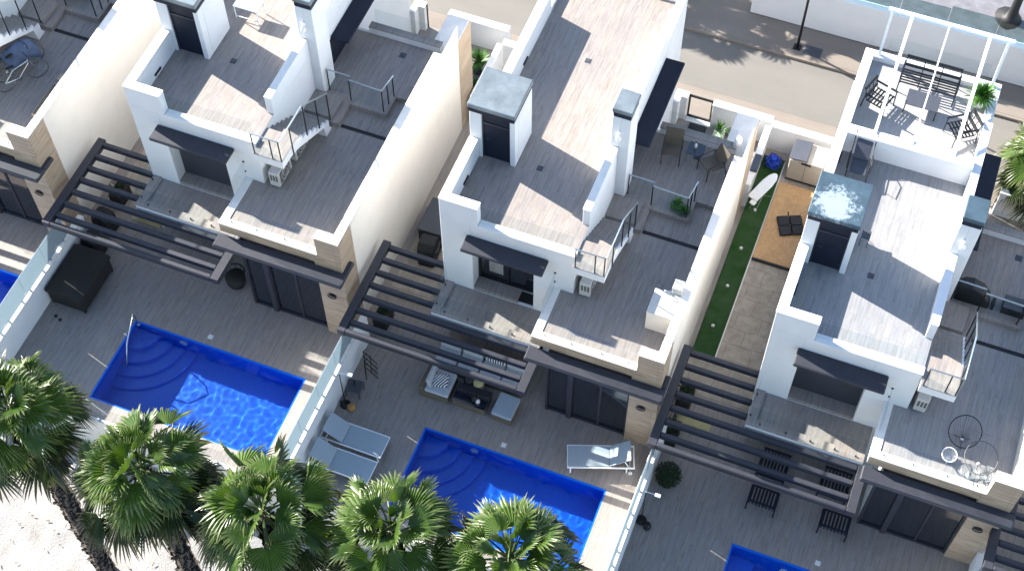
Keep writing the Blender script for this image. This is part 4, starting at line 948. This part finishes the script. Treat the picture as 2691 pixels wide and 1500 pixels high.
# reclining chair on C roof
G=thing('reclining_chair','grey sling reclining chair with curved steel arms behind the zinc stair cap','reclining chair',W(2,.85,5.95,R),.05)
b=MB(); b.obox((0,-.15,.36),(.22,0,0),(0,.28,-.02),(0,0,.008)); b.build('seat','slate',G)
b=MB(); b.obox((0,.36,.56),(.22,0,0),(0,.24,.20),(0,-.006,.006)); b.build('backrest','slate',G)
for x in (-.29,.29):
    b=MB(); b.tube([(x,-.45,.0),(x,-.42,.36),(x,.12,.36),(x,.72,.90)],.014,6); b.tube([(x,-.35,.36),(x*1.12,-.38,.52),(x*1.12,.1,.56),(x,.25,.50)],.014,6); b.tube([(x,.15,.36),(x,.35,0)],.014,6); b.build('side_frame','blackm',G,0,True)
# small frame seen behind stair cap on C
G=thing('small_stool','small pink and grey folding stool right of the zinc stair cap','stool',W(2,1.62,3.55,R))
b=MB(); b.box(-.12,.12,-.14,.14,.38,.40); b.build('seat','slate',G)
for x in (-.1,.1):
    b=MB(); b.tube([(x,-.14,0),(x,.14,.38)],.010,5); b.tube([(x,.14,0),(x,-.14,.38)],.010,5); b.build('leg','blackm',G)
# chair on A roof, top edge
G=thing('roof_table','white metal table frame on the roof of the second house at the top edge','table',W(0,1.75,4.35,R),0)
b=MB(); b.box(-.40,.40,-.25,.25,.50,.53); b.build('table_top','gfab',G)
for x in (-.38,.36):
    for y in (-.24,.22):
        b=MB(); b.box(x,x+.025,y,y+.025,0,.5); b.build('leg','wmetal',G)
b=MB(); b.box(-.38,.38,-.24,-.22,.10,.125); b.build('stretcher','wmetal',G)
# passage C: shed, hose, ironing board, parasol base
G=thing('garden_store','beige plastic garden store with one grey lid half raised, against the street wall','storage box',W(2,-1.35,9.55,.10))
b=MB(); b.box(0,1.10,0,.80,0,1.0); b.build('body','tan',G,.03)
b=MB(); b.box(.545,.555,-.005,0,.05,.95); b.box(-.01,1.11,-.012,0,.0,.05); b.box(.40,.72,-.03,0,.93,1.0); b.build('door_seam','black',G)
b=MB(); b.box(.56,1.12,-.02,.82,1.0,1.05); b.build('lid','tan',G,.01)
b=MB(); b.obox((.27,.40,1.10),(.29,0,.03),(0,.42,0),(0,0,.02)); b.build('lid','slate',G,.01,label='dark grey raised lid panel')
G=thing('hose_reel','coiled bright blue garden hose at the end of the turf strip','hose',W(2,-1.88,9.95,.03))
b=MB(); pts=[]
for k in range(170):
    a=k*.36; rr_=.13+.10*((k*7)%11)/11+.06*math.sin(k*.9); pts.append((rr_*math.cos(a),rr_*math.sin(a),.05+.34*k/170))
b.tube(pts,.022,6); b.build('hose','bluep',G,0,True)
b=MB(); b.cyl(0,0,0,.42,.10,14); b.build('spool','bluep',G)
G=thing('ironing_board','pale ironing board lying tilted over the turf strip','ironing board',W(2,-1.85,8.35,.03),-.36)
b=MB(); poly=[(-.18,-.62),(.18,-.62),(.19,.2),(.15,.5),(.07,.66),(0,.69),(-.07,.66),(-.15,.5),(-.19,.2)]
b.prism(poly,'z',.80,.84); b.build('board','wpot',G,.01)
b=MB(); b.tube([(-.12,-.45,0),(.0,.3,.80)],.012,6); b.tube([(.12,-.45,0),(.0,.3,.80)],.012,6); b.tube([(-.12,.4,0),(.0,-.4,.80)],.012,6); b.tube([(.12,.4,0),(.0,-.4,.80)],.012,6); b.build('leg','steel',G)
b=MB(); b.box(.0,.20,-.80,-.62,.78,.82); b.build('iron_rest','wpot',G,.02)
G=thing('parasol_base','black four part parasol weight lying on the orange brown board','parasol base',W(2,-.66,7.70,.10),.42)
for i,(x,y) in enumerate(((0,0),(1,0),(0,1),(1,1))):
    b=MB(); b.box(-.40+x*.405,-.005+x*.405,-.38+y*.385,-.005+y*.385,0,.09); b.build('weight','black',G,.06,False,None,3)
b=MB(); b.tube([(0,.38,.05),(.0,.52,.08)],.02,6); b.box(-.4,.4,-.015,.015,.09,.10); b.build('strap','black',G)
# -1 terrace: bicycles, planks
def bicycle(label,loc,rz,tilt=.12):
    G=thing('bicycle',label,'bicycle',loc,rz,'bicycles on the left edge terrace'); 
    for x in (-.52,.52):
        b=MB(); b.tube([(x+.33*math.cos(a),0,.34+.33*math.sin(a)) for a in [2*math.pi*k/26 for k in range(26)]],.018,6,True); wh=b.build('wheel','acd',G,0,True)
        b=MB(); 
        for k in range(12): a=2*math.pi*k/12; b.tube([(x,0,.34),(x+.32*math.cos(a),0,.34+.32*math.sin(a))],.003,3)
        b.build('spokes','steel',wh)
    b=MB(); 
    for p,q in (((-.52,0,.34),(-.1,0,.30)),((-.1,0,.30),(-.22,0,.82)),((-.52,0,.34),(-.18,0,.72)),((-.1,0,.30),(.36,0,.78)),((-.18,0,.72),(.34,0,.84)),((.34,0,.90),(.52,0,.34))): b.tube([p,q],.018,6)
    b.build('frame','steel',G)
    b=MB(); b.obox((-.24,0,.88),(.13,0,0),(0,.06,0),(0,0,.025)); b.build('saddle','black',G,.02)
    b=MB(); b.tube([(.30,-.28,1.0),(.36,-.1,.96),(.36,.1,.96),(.30,.28,1.0)],.014,6); b.build('handlebar','blackm',G,0,True)
    b=MB(); b.tube([(-.1,-.1,.30),(-.1,.1,.30)],.012,6); b.lathe(-.1,0,[(.09,.29),(.09,.31)],16); b.build('crank','acd',G)
bicycle('bicycle nearer the stairs at the left edge, half under a blue cover',W(-1,5.25,.95,F1),1.15)
bicycle('bicycle farther from the stairs with its front wheel toward the wall',W(-1,5.55,.55,F1),.95)
b=MB(); 
nn=14; V=[];F=[]
for j in range(nn+1):
    for i in range(nn+1):
        x=-.55+1.1*i/nn; y=-.35+.7*j/nn; z=.96-.9*abs(y/.35)**2.2*.55-.25*abs(x/.55)**3+.05*noise.noise(Vector((x*5,y*5,1))); V.append((x,y,z))
for j in range(nn):
    for i in range(nn): k=j*(nn+1)+i; F.append((k,k+1,k+nn+2,k+nn+1))
b.add(V,F); o=b.build('dust_cover','bfab',None,0,True); o.location=W(-1,5.15,1.15,F1+.03); o.rotation_euler=(0,0,1.1); tag(o,'dark blue cover draped over the left bicycle','cover')
sm=o.modifiers.new('s','SOLIDIFY'); sm.thickness=.01
G=thing('timber_planter','long narrow timber planter trough along the party wall at the left edge','planter',W(-1,6.55,-.6,F1))
b=MB(); b.box(0,.45,0,1.3,0,.32); b.box(0,.45,1.45,1.75,0,.32); b.build('trough','bench',G,.01)
b=MB(); b.box(.03,.42,.03,1.27,.32,.325); b.box(-.02,.47,1.85,3.05,.0,.02); b.build('plank','wick',G)
# black patio chairs at back of -1 terrace
armG=None
G=thing('covered_lounge','dark covered lounge chair on the rear terrace at the top left','chair',W(-1,5.0,3.9,4.34),.2)
b=MB(); b.box(0,.75,0,.55,.25,.45); b.build('seat','slate',G,.03); b=MB(); b.box(0,.75,.55,.65,.25,.85); b.build('backrest','slate',G,.03)
for x in (.02,.68):
    b=MB(); b.box(x,x+.05,.02,.07,0,.25); b.box(x,x+.05,.55,.60,0,.25); b.build('leg','black',G)
# small table under canopy A
G=thing('rattan_chair','dark rattan tub chair in the shade under the canopy of the second house','chair',W(0,3.05,-1.25,0),.4)
b=MB(); b.lathe(0,0,[(.25,0),(.30,.15),(.32,.40),(.05,.41)],20); b.build('seat','bwick',G,0,True)
b=MB(); pts=[(.33*math.cos(a),.33*math.sin(a),.62) for a in [math.pi*k/12 for k in range(13)]]; b.tube(pts,.03,6); 
for p in pts[::2]: b.tube([(p[0]*.9,p[1]*.9,.38),p],.012,5)
b.build('backrest','bwick',G)
# tree trunk across the street
G=thing('dark_trunk','dark flared tree trunk on the terrace across the street, top right','tree',(23.45,17.1,1.4))
b=MB(); b.tube([(0,0,0),(.02,0,.12),(.03,.02,.5),(.08,.1,3.2)],[.55,.22,.15,.13],12); b.build('trunk','black',G,0,True)
